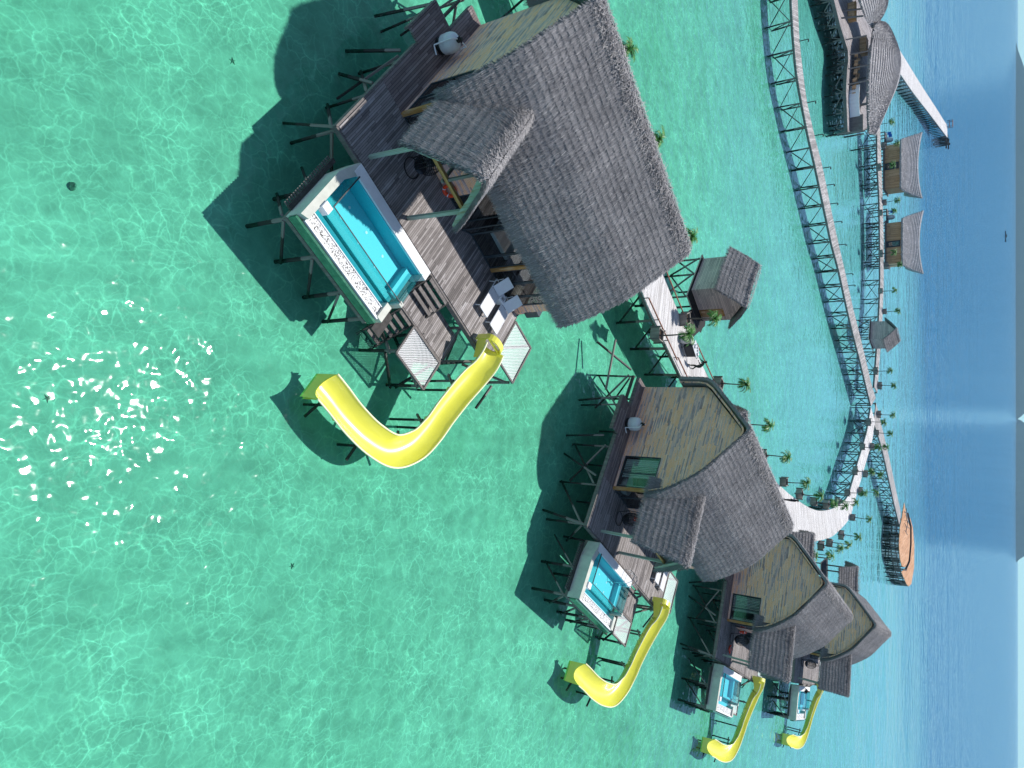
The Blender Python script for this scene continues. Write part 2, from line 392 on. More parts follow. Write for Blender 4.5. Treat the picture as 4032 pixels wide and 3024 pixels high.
def stick(name, me, p, q, w, parent):
    p, q = Vector(p), Vector(q); d = q - p
    o = add_obj(name, me, parent); o.location = p; o.rotation_mode = 'QUATERNION'
    o.rotation_quaternion = d.to_track_quat('Z', 'Y'); o.scale = (w, w, d.length); return o

# ------------------------------------------------------------------ sea, seabed, hills
def structure(o): o['kind'] = 'structure'; return o
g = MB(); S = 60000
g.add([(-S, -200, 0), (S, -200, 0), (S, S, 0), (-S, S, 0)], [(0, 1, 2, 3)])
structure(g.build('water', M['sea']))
g = MB(); xs = [-S, -600, -200, 200, 600, S]
bz = lambda y: -.8 if y < 240 else (-.8 - (y - 240) * .03 if y < 600 else -12.5)
ys = [-200, 0, 120, 240, 320, 600, 2000, S]
vs_ = [(x, y, bz(y)) for y in ys for x in xs]; nx = len(xs)
g.add(vs_, [(j * nx + i, j * nx + i + 1, (j + 1) * nx + i + 1, (j + 1) * nx + i) for j in range(len(ys) - 1) for i in range(nx - 1)])
structure(g.build('seabed', M['seabed']))
def hill(name, x0, x1, y0, depth, hfun, label=None):
    g = MB(); nx, ny = 120, 6; vs = []
    for j in range(ny + 1):
        t = j / ny
        for i in range(nx + 1):
            u = i / nx; h = hfun(u) * math.sin(math.pi * (t * .5)) ** .6
            if j == 0: h = -5
            vs.append((x0 + (x1 - x0) * u, y0 + depth * t, h))
    g.add(vs, [(j * (nx + 1) + i, j * (nx + 1) + i + 1, (j + 1) * (nx + 1) + i + 1, (j + 1) * (nx + 1) + i) for j in range(ny) for i in range(nx)])
    g.add([(x0, y0, -5), (x1, y0, -5), (x1, y0 + depth + 300, -5), (x0, y0 + depth + 300, -5)], [(0, 1, 2, 3)])
    structure(g.build(name, M['hill'], smooth=True))
def px_x(Y, y): return (Y - 1512) / F_PX * (y * c_ + 25 * s_)
rn = random.Random(3)
def prof(seed, a, bfrac):
    r_ = random.Random(seed); ph = [r_.uniform(0, 6.28) for _ in range(6)]
    def f(u):
        e = min(1, u / a) ** .6 * min(1, (1 - u) / bfrac) ** .6
        return e * (330 + 70 * math.sin(5 * u + ph[0]) + 40 * math.sin(13 * u + ph[1]) + 14 * math.sin(47 * u + ph[2]) + 7 * math.sin(120 * u + ph[3])) + 2
    return f
HY = 12000
hill('hills', px_x(155, HY), px_x(1660, HY), HY, 2500, prof(2, .12, .05))
hill('hills', px_x(1672, HY), px_x(2222, HY), HY, 2000, prof(5, .14, .07))

# ------------------------------------------------------------------ thatch
def smooth_curve(P, n):
    out = []
    for i in range(len(P) - 1):
        p0 = Vector(P[max(i - 1, 0)]); p1 = Vector(P[i]); p2 = Vector(P[i + 1]); p3 = Vector(P[min(i + 2, len(P) - 1)])
        for k in range(n):
            t = k / n
            out.append(.5 * ((2 * p1) + (p2 - p0) * t + (2 * p0 - 5 * p1 + 4 * p2 - p3) * t * t + (3 * p1 - p0 - 3 * p2 + p3) * t ** 3))
    out.append(Vector(P[-1])); return out
def thatch_side(g, top, bottom_fn, ncourse, nw, dens, thick=.18, blen=.5, bw=.035, rnd=None, ridge_mess=0, lift=.07, step=.05, up=False):
    """bottom_fn(s, t) -> point; s 0 ridge..1 eave, t 0..1 across"""
    rnd = rnd or random.Random(1)
    P = bottom_fn; e = 1e-3
    def frame(s, t):
        p = P(s, t); s2 = min(s + .01, 1); s1 = s2 - .01; d = (P(s2, t) - P(s1, t)).normalized()
        t2 = min(t + .01, 1); t1 = t2 - .01; a = (P(s, t2) - P(s, t1)).normalized()
        n = a.cross(d); n.normalize()
        if n.z < 0 and abs(n.z) > .2: n = -n
        return p, d, a, n
    flip = None
    # outward sign from middle of the sheet
    p, d, a, n = frame(.5, .5); sg = 1 if n.z > 0 else -1
    def fr(s, t):
        p = P(s, t); s2 = min(s + .01, 1); s1 = s2 - .01; d = (P(s2, t) - P(s1, t)).normalized()
        t2 = min(t + .01, 1); t1 = t2 - .01; a = (P(s, t2) - P(s, t1)).normalized()
        n = a.cross(d).normalized() * SG
        if up and n.z < 0: n = -n
        return p, d, a, n
    p = P(.5, .5); d = (P(.51, .5) - P(.49, .5)).normalized(); a = (P(.5, .51) - P(.5, .49)).normalized()
    SG = 1 if a.cross(d).z > 0 else -1
    rows = []
    for k in range(ncourse):
        rows.append((k / ncourse, 0.0)); rows.append(((k + .999) / ncourse, step))
    vs = []; m = len(rows)
    for s, o_ in rows:
        for j in range(nw + 1):
            p, d, a, n = fr(s, j / nw); vs.append(p + n * o_)
    under = []
    for s, o_ in rows:
        for j in range(nw + 1):
            p, d, a, n = fr(s, j / nw); under.append(p - n * thick)
    fs = []
    w = nw + 1
    def q(i, j): return i * w + j
    N = len(vs)
    for i in range(m - 1):
        for j in range(nw):
            fs.append((q(i, j), q(i, j + 1), q(i + 1, j + 1), q(i + 1, j)))
            fs.append((N + q(i, j), N + q(i + 1, j), N + q(i + 1, j + 1), N + q(i, j + 1)))
    for i in range(m - 1):
        fs.append((q(i, 0), q(i + 1, 0), N + q(i + 1, 0), N + q(i, 0)))
        fs.append((q(i, nw), N + q(i, nw), N + q(i + 1, nw), q(i + 1, nw)))
    for j in range(nw): fs.append((q(m - 1, j), q(m - 1, j + 1), N + q(m - 1, j + 1), N + q(m - 1, j)))
    g.add(vs + under, fs, .36)
    # strands
    width = (P(.5, 1) - P(.5, 0)).length
    CL = sum((P((i + 1) / 20, .5) - P(i / 20, .5)).length for i in range(20)) / ncourse
    nb = int(width * dens)
    for k in range(ncourse):
        tone_row = rnd.uniform(-.07, .07)
        for _ in range(nb):
            t = rnd.random(); ff = rnd.uniform(.02, .6); s = min(max((k + ff) / ncourse, 0), .999)
            p, d, a, n = fr(s, t)
            L = CL * (1.18 + rnd.gauss(0, .2) - ff) + .02; sk = rnd.gauss(0, .10)
            dd = (d + a * sk).normalized()
            b0 = p + n * (step * ff + .004); b1 = b0 + dd * L + n * rnd.uniform(.3, 1.0) * lift * (1.3 - ff)
            wv = a * (bw * rnd.uniform(.4, 1.0) * .5)
            if rnd.random() < .25: wv = (a + n * .8).normalized() * (bw * .4)
            tn = min(1, max(0, rnd.gauss(.47, .155) + tone_row * .8 + .20 * (ff - .25)))  # strands towards each course tip toned paler, painting in the sunlit edge
            if rnd.random() < .015: tn = 1
            g.add([b0 - wv, b0 + wv, b1 + wv * .5, b1 - wv * .5], [(0, 1, 2, 3)], tn)
    # fringe at the eave and along both rakes
    for _ in range(int(width * dens * 1.6)):
        t = rnd.random(); p, d, a, n = fr(1, t); L = rnd.uniform(.08, .30)
        b0 = p - n * rnd.uniform(0, thick) - d * .15; b1 = b0 + (d + a * rnd.gauss(0, .2) + n * rnd.gauss(0, .1)).normalized() * (L + .15)
        wv = a * (bw * .4); g.add([b0 - wv, b0 + wv, b1 + wv * .4, b1 - wv * .4], [(0, 1, 2, 3)], rnd.uniform(.25, .8))
    slope = (P(1, .5) - P(0, .5)).length
    for side in (0, 1):
        for _ in range(int(slope * dens * 2.4)):
            s = rnd.random(); p, d, a, n = fr(s, side); sg2 = -1 if side == 0 else 1
            b0 = p - n * rnd.uniform(-.04, thick) - a * sg2 * .1
            b1 = b0 + (a * sg2 * rnd.uniform(.3, 1) + d * rnd.uniform(.3, 1.2)).normalized() * rnd.uniform(.12, .32)
            wv = d * (max(bw, .05) * .5); g.add([b0 - wv, b0 + wv, b1 + wv * .4, b1 - wv * .4], [(0, 1, 2, 3)], rnd.uniform(.2, .75))
def ridge_mess(g, P, Q, n, rnd, spread=.5, bw=.03, blen=.5):
    P, Q = Vector(P), Vector(Q); a = (Q - P).normalized(); s = a.cross(Vector((0, 0, 1))).normalized()
    for _ in range(n):
        t = rnd.random(); th = rnd.gauss(0, .8); b0 = P.lerp(Q, t) + s * math.sin(th) * spread + Vector((0, 0, math.cos(th) * .14 - abs(math.sin(th)) * spread * .55 + rnd.uniform(0, .05)))
        side = 1 if th > 0 else -1
        d = (s * side * rnd.uniform(.2, 1) + a * rnd.gauss(0, .8) + Vector((0, 0, rnd.uniform(-.6, .12)))).normalized()
        L = blen * rnd.uniform(.4, 1); b1 = b0 + d * L
        wv = d.cross(Vector((0, 0, 1))).normalized() * bw * .5
        g.add([b0 - wv, b0 + wv, b1 + wv * .5, b1 - wv * .5], [(0, 1, 2, 3)], min(1, max(0, rnd.gauss(.68, .2))))
def curve_eval(P):
    L = [0]
    for a, b in zip(P, P[1:]): L.append(L[-1] + (b - a).length)
    def f(s):
        d = s * L[-1]
        for i in range(len(P) - 1):
            if d <= L[i + 1] or i == len(P) - 2:
                k = (d - L[i]) / max(1e-6, L[i + 1] - L[i]); return P[i].lerp(P[i + 1], k)
    return f, L[-1]

# ------------------------------------------------------------------ villa (local frame: x along the glass front, y to the back, deck at z 2.5)
VILLAS = [((-12.03, 23.69), 47.44), ((7.05, 44.22), 53.39), ((22.28, 67.72), 62.45), ((33.52, 95.24), 69.85)]
D = 2.5
MASTERS = []
def vloc(v, x, y):
    (ox, oy), A = VILLAS[v]; A = R(A)
    return (ox + x * math.cos(A) - y * math.sin(A), oy + x * math.sin(A) + y * math.cos(A))
def vthing(name, label, cat, off, group=None, rz=0.):
    x, y = vloc(0, off[0], off[1])
    o = thing(name, label, cat, (x, y, off[2]), R(VILLAS[0][1]) + rz, group); o['voff'] = 1
    MASTERS.append((o, off, rz)); return o
VN = ['nearest villa', 'second villa from the camera', 'third villa from the camera', 'farthest villa']

villa = vthing('stilt_villa', 'nearest and largest stilt villa with thatched roof and long deck, whole front in view', 'villa', (0, 0, 0), 'overwater villas in a row')
# decks
MB().box(-1.55, 12.3, -3.65, 0, 2.38, D).box(0, 12.2, .004, 8.4, 2.3, 2.44).build('deck', M['deck'], villa)
MB().box(-1.55, -.003, .003, 3.35, 2.38, D).box(-2.3, -.003, 3.353, 6.0, 2.38, D - .003).box(-.9, -.003, 6.003, 8.5, 2.36, D - .006).build('gallery', M['gallery'], villa)
MB().box(6.2, 10.2, -5.5, -3.75, 1.5, 1.6).build('lower_deck', M['deck'], villa)
b = MB()
for a, q in [((-1.62, -3.72), (12.36, -3.72)), ((12.36, -3.72), (12.36, .0)), ((-1.62, -3.72), (-1.62, 3.3)), ((-2.37, 3.3), (-2.37, 6.05)), ((-2.37, 6.07), (-.95, 6.07)), ((-.95, 6.1), (-.95, 8.6)), ((-.95, 8.6), (12.3, 8.6)), ((12.36, 0.1), (12.36, 8.5))]:
    b.beam((*a, 2.33), (*q, 2.33), .1, .26)
for a, q in [((6.15, -5.55), (10.25, -5.55)), ((10.25, -5.55), (10.25, -3.8)), ((6.15, -5.5), (6.15, -3.8))]: b.beam((*a, 1.48), (*q, 1.48), .09, .2)
b.build('edge_beams', M['timber'], villa)
b = MB()
for k in range(16): b.beam((-1.5 + k * .9, -3.6, 2.2), (-1.5 + k * .9, 8.4, 2.2), .12, .2)
b.build('joists', M['dark_timber'], villa)
# piles
rp = random.Random(11)
px_ = [-1.4, 1.4, 4.2, 7.0, 9.8, 12.2]; py_ = [-3.5, -.6, 2.4, 5.4, 8.4]
for x in px_:
    for y in py_:
        xx = -2.2 if (x < 0 and 3 < y < 7) else x
        stick('pile', UNITP, (xx + rp.uniform(-.15, .15), y + rp.uniform(-.15, .15), -1.75), (xx, y, 2.3), rp.uniform(.12, .15), villa)
for x, y in [(6.4, -5.4), (8.3, -5.4), (10.1, -5.4), (7.6, -7.3), (10.0, -7.3), (14.4, -3.0), (14.4, -.2)]:
    stick('pile', UNITP, (x + rp.uniform(-.2, .2), y + rp.uniform(-.2, .2), -1.75), (x, y, 1.6 if y < -4 else 2.3), .16, villa)
for x in (px_[0], px_[2], px_[5]):
    for y0, y1 in zip(py_, py_[1:]):
        xo = x - .14 if x < 0 else x + .12
        if rp.random() < .85: stick('brace', UNITB, (xo, y0, 1.9), (xo, y1, -.6), .12, villa)
        if rp.random() < .7: stick('brace', UNITB, (xo - .1, y1, 1.9), (xo - .1, y0, .1), .10, villa)
for y in (py_[0], py_[2], py_[4]):
    for x0, x1 in zip(px_, px_[1:]):
        if rp.random() < .75: stick('brace', UNITB, (x0, y - .12, 1.9), (x1, y - .12, -.5), .11, villa)
for a, q in [((10.2, -5.5, 1.3), (12.2, -3.6, .2)), ((10.1, -5.5, .3), (12.2, -3.5, 2.1)), ((10, -7.4, 1.3), (8.3, -5.4, -.4)), ((7.6, -7.4, .9), (10, -7.4, -.5)), ((12.3, -3.6, .6), (14.4, -3.0, 2.1)), ((14.4, -3.1, .9), (12.4, -3.5, 2.1)), ((14.45, -3.2, 1.2), (15.1, -4.3, .3)), ((10, -7.4, -.2), (10.2, -5.4, 1.3)), ((6.4, -5.4, -.4), (7.6, -7.4, 1.2))]:
    stick('brace', UNITB, a, q, .11, villa)
# long outriggers by the gallery
for a, q in [((-1.6, 3.2, 1.5), (-2.6, 2.4, -.8)), ((-1.6, -3.6, 2.2), (-2.2, -3.2, -.8)), ((-1.6, 0, 1.9), (-2.1, 1.3, -.9)), ((-2.3, 6, 2.2), (-2.9, 5.2, -.6)), ((-2.2, 8.4, 2.3), (-4.4, 9.3, .2)), ((-2.8, 6.2, 1.2), (-4.2, 9.6, 1.5))]:
    stick('outrigger', UNITB, a, q, .12, villa)
# stairs from deck to lower deck, and from lower deck to the water
def stair(y0, z0, y1, z1, x0, x1, n):
    st = MB()
    for k in range(n):
        t = (k + .5) / n; y = y0 + (y1 - y0) * t; z = z0 + (z1 - z0) * t
        st.box(x0 + .06, x1 - .06, y - .12, y + .12, z - .025, z + .025)
    o = st.build('steps', M['timber'], villa)
    for x in (x0, x1): stick('stringer', UNITD, (x, y0, z0 - .05), (x, y1, z1 - .1), .09, o)
stair(-3.72, 2.5, -4.75, 1.72, 6.25, 7.9, 4)
stair(-5.55, 1.6, -7.2, -.2, 6.5, 7.55, 7)
# nets
def net(x0, x1, y0, y1, z):
    nn = 14; g = MB(); vs = []
    for j in range(nn + 1):
        for i in range(nn + 1):
            u, v = i / nn, j / nn; sag = -.16 * (1 - (2 * u - 1) ** 2) * (1 - (2 * v - 1) ** 2)
            vs.append((x0 + (x1 - x0) * u, y0 + (y1 - y0) * v, z + sag))
    g.add(vs, [(j * (nn + 1) + i, j * (nn + 1) + i + 1, (j + 1) * (nn + 1) + i + 1, (j + 1) * (nn + 1) + i) for j in range(nn) for i in range(nn)])
    o = g.build('hammock_net', M['net'], villa, True)
    f = MB()
    for a, q in [((x0, y0), (x1, y0)), ((x1, y0), (x1, y1)), ((x1, y1), (x0, y1)), ((x0, y1), (x0, y0))]: f.beam((*a, z), (*q, z), .1, .1)
    f.build('net_frame', M['timber'], o)
net(7.6, 10.1, -7.42, -5.66, 1.6)
net(12.45, 14.5, -2.95, -.28, 2.45)
# walls: gable walls as prism polygons in the y-z plane
def gable_poly(g, x0, x1, pts):
    n = len(pts); vs = [(x0, y, z) for y, z in pts] + [(x1, y, z) for y, z in pts]
    g.add(vs, [tuple(range(n)), tuple(range(2 * n - 1, n - 1, -1))] + [(i, n + i, n + (i + 1) % n, (i + 1) % n) for i in range(n)]); return g
TOPL = [(.42, 5.32), (.5, 6.6), (1.55, 8.05), (4.35, 10.2), (4.75, 10.38), (5.15, 10.2), (8.15, 7.6), (8.45, 7.25), (8.5, 7.0)]
g = MB()
gable_poly(g, 0, .12, [(2.62, D), (8.5, D)] + TOPL[::-1] + [(2.62, 5.32)])
gable_poly(g, 0, .12, [(.16, D), (2.62, D), (2.62, 2.66), (.16, 2.66)])
g.build('gable_wall', M['wall_side'], villa)
g = MB(); gable_poly(g, 12.08, 12.2, [(2.2, D), (8.5, D)] + TOPL[::-1] + [(2.2, 5.32)]); gable_poly(g, 12.08, 12.2, [(.02, D), (2.2, D), (2.2, 3.0), (.02, 3.0)])
g.build('gable_wall', M['wall_side'], villa)
MB().box(.12, 12.08, 8.38, 8.5, D, 7.0).build('back_wall', M['wall_front'], villa)
MB().box(2.8, 4.5, 0, .1, D + .003, 5.3).build('front_wall', M['wall_front'], villa); MB().box(11.6, 12.08, 0, .1, D + .003, 5.3).build('front_wall', M['wall_front'], villa)
MB().box(-.03, .16, -.05, .16, D, 5.4).build('corner_post', M['orange_timber'], villa); MB().box(8.95, 9.16, -.05, .1, D + .003, 5.35).build('corner_post', M['orange_timber'], villa)
MB().box(.17, 12.07, -.04, .08, 5.1, 5.34).build('lintel', M['green_timber'], villa)
# windows
def pane_x(x0, x1, y, z0, z1, open_=None):
    fr = MB(); t = .06
    fr.box(x0, x0 + t, y - .03, y + .03, z0, z1).box(x1 - t, x1, y - .03, y + .03, z0, z1).box(x0 + t, x1 - t, y - .03, y + .03, z0, z0 + t).box(x0 + t, x1 - t, y - .03, y + .03, z1 - t, z1)
    o = fr.build('window', M['frame'], villa)
    MB().box(x0 + t, x1 - t, y - .006, y + .006, z0 + t, z1 - t).build('pane', M['glass'], o); return o
for a, q in [(.17, 1.28), (1.3, 2.78), (4.52, 6.0), (6.74, 8.2), (8.22, 8.93), (9.18, 10.08), (10.1, 10.97), (10.99, 11.58)]: pane_x(a, q, .04, D + .003, 5.1)
def pane_y(x, y0, y1, z0, z1, mull):
    fr = MB(); t = .06
    fr.box(x - .04, x + .04, y0, y0 + t, z0, z1).box(x - .04, x + .04, y1 - t, y1, z0, z1).box(x - .04, x + .04, y0 + t, y1 - t, z0, z0 + t).box(x - .04, x + .04, y0 + t, y1 - t, z1 - t, z1)
    if mull: fr.box(x - .04, x + .04, mull - t / 2, mull + t / 2, z0 + t, z1 - t)
    o = fr.build('window', M['frame'], villa)
    MB().box(x - .006, x + .006, y0 + t, y1 - t, z0 + t, z1 - t).build('pane', M['glass'], o); return o
pane_y(.06, .17, 2.61, 2.67, 5.31, 1.3)
pane_y(12.14, .12, 2.19, 3.01, 5.31, 1.2)
wv_ = MB(); vs = []
for i in range(60):
    y = .2 + 2.35 * i / 59; vs += [(.32 + .04 * math.sin(i * 1.6), y, 2.7), (.32 + .04 * math.sin(i * 1.6), y, 5.2)]
wv_.add(vs, [(2 * i, 2 * i + 2, 2 * i + 3, 2 * i + 1) for i in range(59) if not 6 < i < 22]); wv_.build('curtain', M['curtain'], villa)
# open door leaf
dl = MB(); a0 = Vector((6.72, 0)); a1 = Vector((6.12, -.42))
for p, q, h0, h1 in ((a0, a0.lerp(a1, .09), D + .02, 5.05), (a0.lerp(a1, .91), a1, D + .02, 5.05)): dl.beam((*p.lerp(q, .5), h0), (*p.lerp(q, .5), h1), .07, .05)
dl.beam((*a0, D + .06), (*a1, D + .06), .05, .09).beam((*a0, 5.0), (*a1, 5.0), .05, .09)
do = dl.build('door', M['frame'], villa); dp = MB(); dp.beam((*a0.lerp(a1, .06), 3.78), (*a0.lerp(a1, .94), 3.78), .012, 2.34); dp.build('pane', M['glass'], do)
MB().beam((*(a1.lerp(a0, .08)), 3.55), (*(a1.lerp(a0, .08) + Vector((.03, -.1))), 3.55), .03).build('handle', M['steel'], do)
# interior
MB().box(.14, 12.05, .12, 8.3, 2.441, 2.5).build('interior_floor', M['gallery'], villa)
MB().box(3.0, 3.1, .3, 8.2, 2.51, 5.3).box(.4, 12, 4.2, 4.3, 2.51, 5.3).build('interior_wall', M['interior'], villa)
MB().box(12.21, 12.62, .15, 2.5, 2.9, 3.75).build('bay_box', M['frame'], villa, bevel=.02)
# main roof
OUT = [Vector((0, *p)) for p in [(4.7, 11.0), (4.35, 10.85), (3.2, 10.0), (1.95, 9.08), (1.3, 8.5), (.6, 7.6), (.0, 6.7), (-.4, 5.9), (-.55, 5.28)]]
OUTB = [Vector((0, *p)) for p in [(4.7, 11.0), (5.05, 10.85), (6.2, 9.9), (7.3, 8.95), (8.3, 8.08), (8.75, 7.55), (8.92, 6.9), (8.95, 5.3)]]
cf, Lf = curve_eval(smooth_curve(OUT, 6)); cb, Lb = curve_eval(smooth_curve(OUTB, 6))
def sheet(cu, x0, x1, sag=.0):
    def P(s, t):
        q = cu(s); x = x0 + (x1 - x0) * t
        return Vector((x, q.y, q.z - sag * math.sin(math.pi * t) + .05 * math.sin(x * 1.3 + s * 2) * s + .012 * math.sin(x * 5 + s * 3)))
    return P
rt = random.Random(5)
g = MB()
thatch_side(g, None, sheet(cf, -.62, 12.75), 24, 40, 105, rnd=rt, bw=.024)
thatch_side(g, None, sheet(cb, -.62, 12.75), 24, 20, 24, rnd=rt, bw=.05)
ridge_mess(g, (-.6, 4.7, 11.0), (12.7, 4.7, 11.0), 4200, rt, .55, .026, .38)
g.build('roof', M['thatch'], villa)
# bargeboard under the rake
for xx in (-.42, 12.55):
    g = MB()
    PR = [(-.15, 5.35), (.05, 6.1), (.45, 6.85), (1.05, 7.7), (1.65, 8.4), (3.2, 9.62), (4.45, 10.5), (4.7, 10.58), (4.95, 10.5), (6.3, 9.4), (8.1, 7.85), (8.5, 7.35), (8.62, 6.8), (8.64, 5.4)]
    for p, q in zip(PR, PR[1:]): g.beam((xx, p[0], p[1] - .06), (xx, q[0], q[1] - .06), .05, .12)
    g.build('bargeboard', M['wall_side'], villa)
# porch roof: ridge along y
PC = 1.88
PL = [Vector((PC, 0, 8.2)), Vector((PC - .45, 0, 7.85)), Vector((PC - 1.1, 0, 6.9)), Vector((PC - 1.75, 0, 5.95)), Vector((PC - 2.2, 0, 5.2))]
PRr = [Vector((2 * PC - p.x, 0, p.z)) for p in PL]
def psheet(P, y0, y1):
    cu, L = curve_eval(smooth_curve(P, 5))
    def f(s, t):
        q = cu(s); yy = y0 + (y1 - y0) * t
        top = yy - (1.35 + .0 * s) * 0
        return Vector((q.x, yy - .25 * (1 - t) * (1 - s), q.z - .12 * t * (1 - s) + .03 * math.sin(yy * 4 + s * 5)))
    return f
g = MB()
thatch_side(g, None, psheet(PL, -3.75, .9), 10, 18, 110, rnd=rt, blen=.45, bw=.022)
thatch_side(g, None, psheet(PRr, -3.75, .9), 10, 18, 110, rnd=rt, blen=.45, bw=.022)
ridge_mess(g, (PC, -3.9, 8.12), (PC, 1.0, 8.03), 3000, rt, .34, .022, .26)
g.build('porch_roof', M['thatch'], villa)
def porch_frame():
    g = MB(); yy = -3.62
    IN = [(PC - 2.05, 5.2), (PC - 1.5, 5.85), (PC - .9, 6.75), (PC - .25, 7.55), (PC, 7.75), (PC + .25, 7.55), (PC + .9, 6.75), (PC + 1.5, 5.85), (PC + 2.05, 5.2)]
    for p, q in zip(IN, IN[1:]): g.beam((p[0], yy, p[1]), (q[0], yy, q[1]), .05, .30)
    return g.build('bargeboard', M['green_timber'], villa)
porch_frame()
for x in (.22, 3.4):
    stick('porch_post', UNITG := MB().beam((0, 0, 0), (0, 0, 1), 1, 1).mesh('post_unit', M['green_timber']), (x, -3.1, D), (x, -3.3, 5.75), .16, villa)
stick('tie_beam', MB().beam((0, 0, 0), (0, 0, 1), 1, 1).mesh('post_unit', M['orange_timber']), (.15, -3.3, 5.85), (3.55, -3.3, 5.85), .16, villa)
stick('tie_beam', UNIT, (PC, -3.3, 5.9), (PC, -3.3, 7.4), .12, villa)
stick('tie_beam', UNIT, (PC, -3.35, 5.6), (PC, -.1, 5.6), .12, villa)

# ---- swimming pool
PO = (2.7, -6.1, 1.75)
pool = vthing('swimming_pool', 'raised turquoise plunge pool with white rim and pebble gutter on the nearest villa deck', 'pool', PO, 'villa pools')
g = MB(PO)
outer = [(-.48, -8.05), (5.15, -8.05), (5.82, -6.6), (5.82, -4.02), (-.05, -4.02), (-.48, -5.25)]
g.prism(outer, 1.75, 1.95); g.build('base', M['timber'], pool)
g = MB(PO)  # cream walls: left, chamfer
g.prism([(-.48, -8.05), (-.1, -7.9), (-.1, -5.3), (-.48, -5.25)], 1.95, 2.84)
g.prism([(-.48, -5.25), (-.1, -5.3), (.22, -4.6), (-.05, -4.02)], 1.953, 2.843)
g.build('end_wall', M['cream'], pool)
g = MB(PO); g.box(-.02, 5.82, -4.6, -4.03, 1.956, 2.86); g.build('deckside_ledge', M['white'], pool, bevel=.02)
g = MB(PO); g.box(-.1, 5.05, -7.97, -7.86, 1.956, 2.66).box(-.1, 4.95, -7.34, -7.30, 1.956, 2.6).build('gutter_edge', M['white'], pool)
MB(PO).box(-.1, 4.95, -7.86, -7.342, 1.956, 2.55).build('pebble_gutter', M['pebble'], pool)
MB(PO).box(-.46, 5.1, -8.16, -8.052, 2.15, 2.6).build('overflow_wall', M['wetwall'], pool)
MB(PO).box(4.96, 5.3, -7.9, -7.0, 1.956, 2.7).box(5.28, 5.5, -6.8, -6.58, 1.956, 3.02).build('corner_block', M['cream'], pool, bevel=.01)
MB(PO).box(-.1, 5.3, -7.299, -6.7, 1.956, 2.1).box(-.1, .22, -6.7, -4.601, 1.957, 2.1).build('trough_floor', M['pool_floor'], pool)
MB(PO).box(.26, 5.36, -6.66, -4.601, 1.958, 2.02).box(.26, 5.3, -6.63, -6.3, 2.021, 2.25).box(4.95, 5.36, -6.3, -4.601, 2.022, 2.4).build('basin_floor', M['pool_floor'], pool)
MB(PO).box(-.099, 5.42, -4.64, -4.602, 2.03, 2.78).build('basin_wall', M['pool_wall'], pool)
MB(PO).box(.24, 5.4, -6.70, -6.66, 2.101, 3.0).box(.215, .255, -6.655, -4.645, 2.103, 3.0).box(5.38, 5.42, -6.57, -4.645, 2.0, 3.0).build('acrylic_wall', M['acrylic'], pool)
MB(PO).plane(.257, 5.378, -6.657, -4.642, 2.72).build('water_surface', M['pool_water'], pool)
MB(PO).plane(-.097, .213, -7.297, -4.642, 2.4).plane(.213, 4.94, -7.297, -6.703, 2.399).build('trough_water', M['pool_water'], pool)
MB(PO).box(-.1, .32, -7.1, -6.72, 2.6, 2.95).build('spout_block', M['plastic_white'], pool, bevel=.015)
MB(PO).beam((.235, -6.68, 3.01), (.235, -4.66, 3.01), .05).beam((.235, -6.68, 3.01), (5.4, -6.68, 3.01), .035).build('wall_trim', M['frame'], pool)
for x, y in [(1.2, -5.9), (1.2, -5.2), (2.5, -5.9), (2.5, -5.2), (3.8, -5.9), (3.8, -5.2)]:
    MB(PO).lathe([(.0, 2.021), (.07, 2.021), (.07, 2.035), (.0, 2.04)], x, y, 12).build('jet', M['plastic_white'], pool)
for e_ in ((-.7, -.5, -7.7, -4.4, 1.9, 2.0), (5.5, 6.1, -8.0, -6.7, 1.9, 2.0)): MB(PO).box(*e_).build('service_ledge', M['dark_timber'], pool)
g = MB(PO)
for k in range(22): g.box(-.88, -.5, -7.65 + k * .148, -7.59 + k * .148, 1.84, 1.9)
g.build('ledge_battens', M['timber'], pool)
for x in (-.3, 1.6, 3.5, 5.0):
    for y in (-7.9, -6.0):
        o = stick('pile', UNITP, (x - PO[0] + rp.uniform(-.1, .1), y - PO[1], -1.75 - PO[2]), (x - PO[0], y - PO[1], 1.8 - PO[2]), .18, pool)
for x0, x1 in ((-.3, 1.6), (1.6, 3.5), (3.5, 5.0)):
    stick('brace', UNITB, (x0 - PO[0], -8 - PO[1], 1.6 - PO[2]), (x1 - PO[0], -8 - PO[1], -.4 - PO[2]), .1, pool)
for y0 in (-7.9, -6.0):
    stick('brace', UNITB, (-.5 - PO[0], y0 - PO[1], 1.6 - PO[2]), (-.5 - PO[0], y0 + 1.9 - PO[1], -.4 - PO[2]), .1, pool)

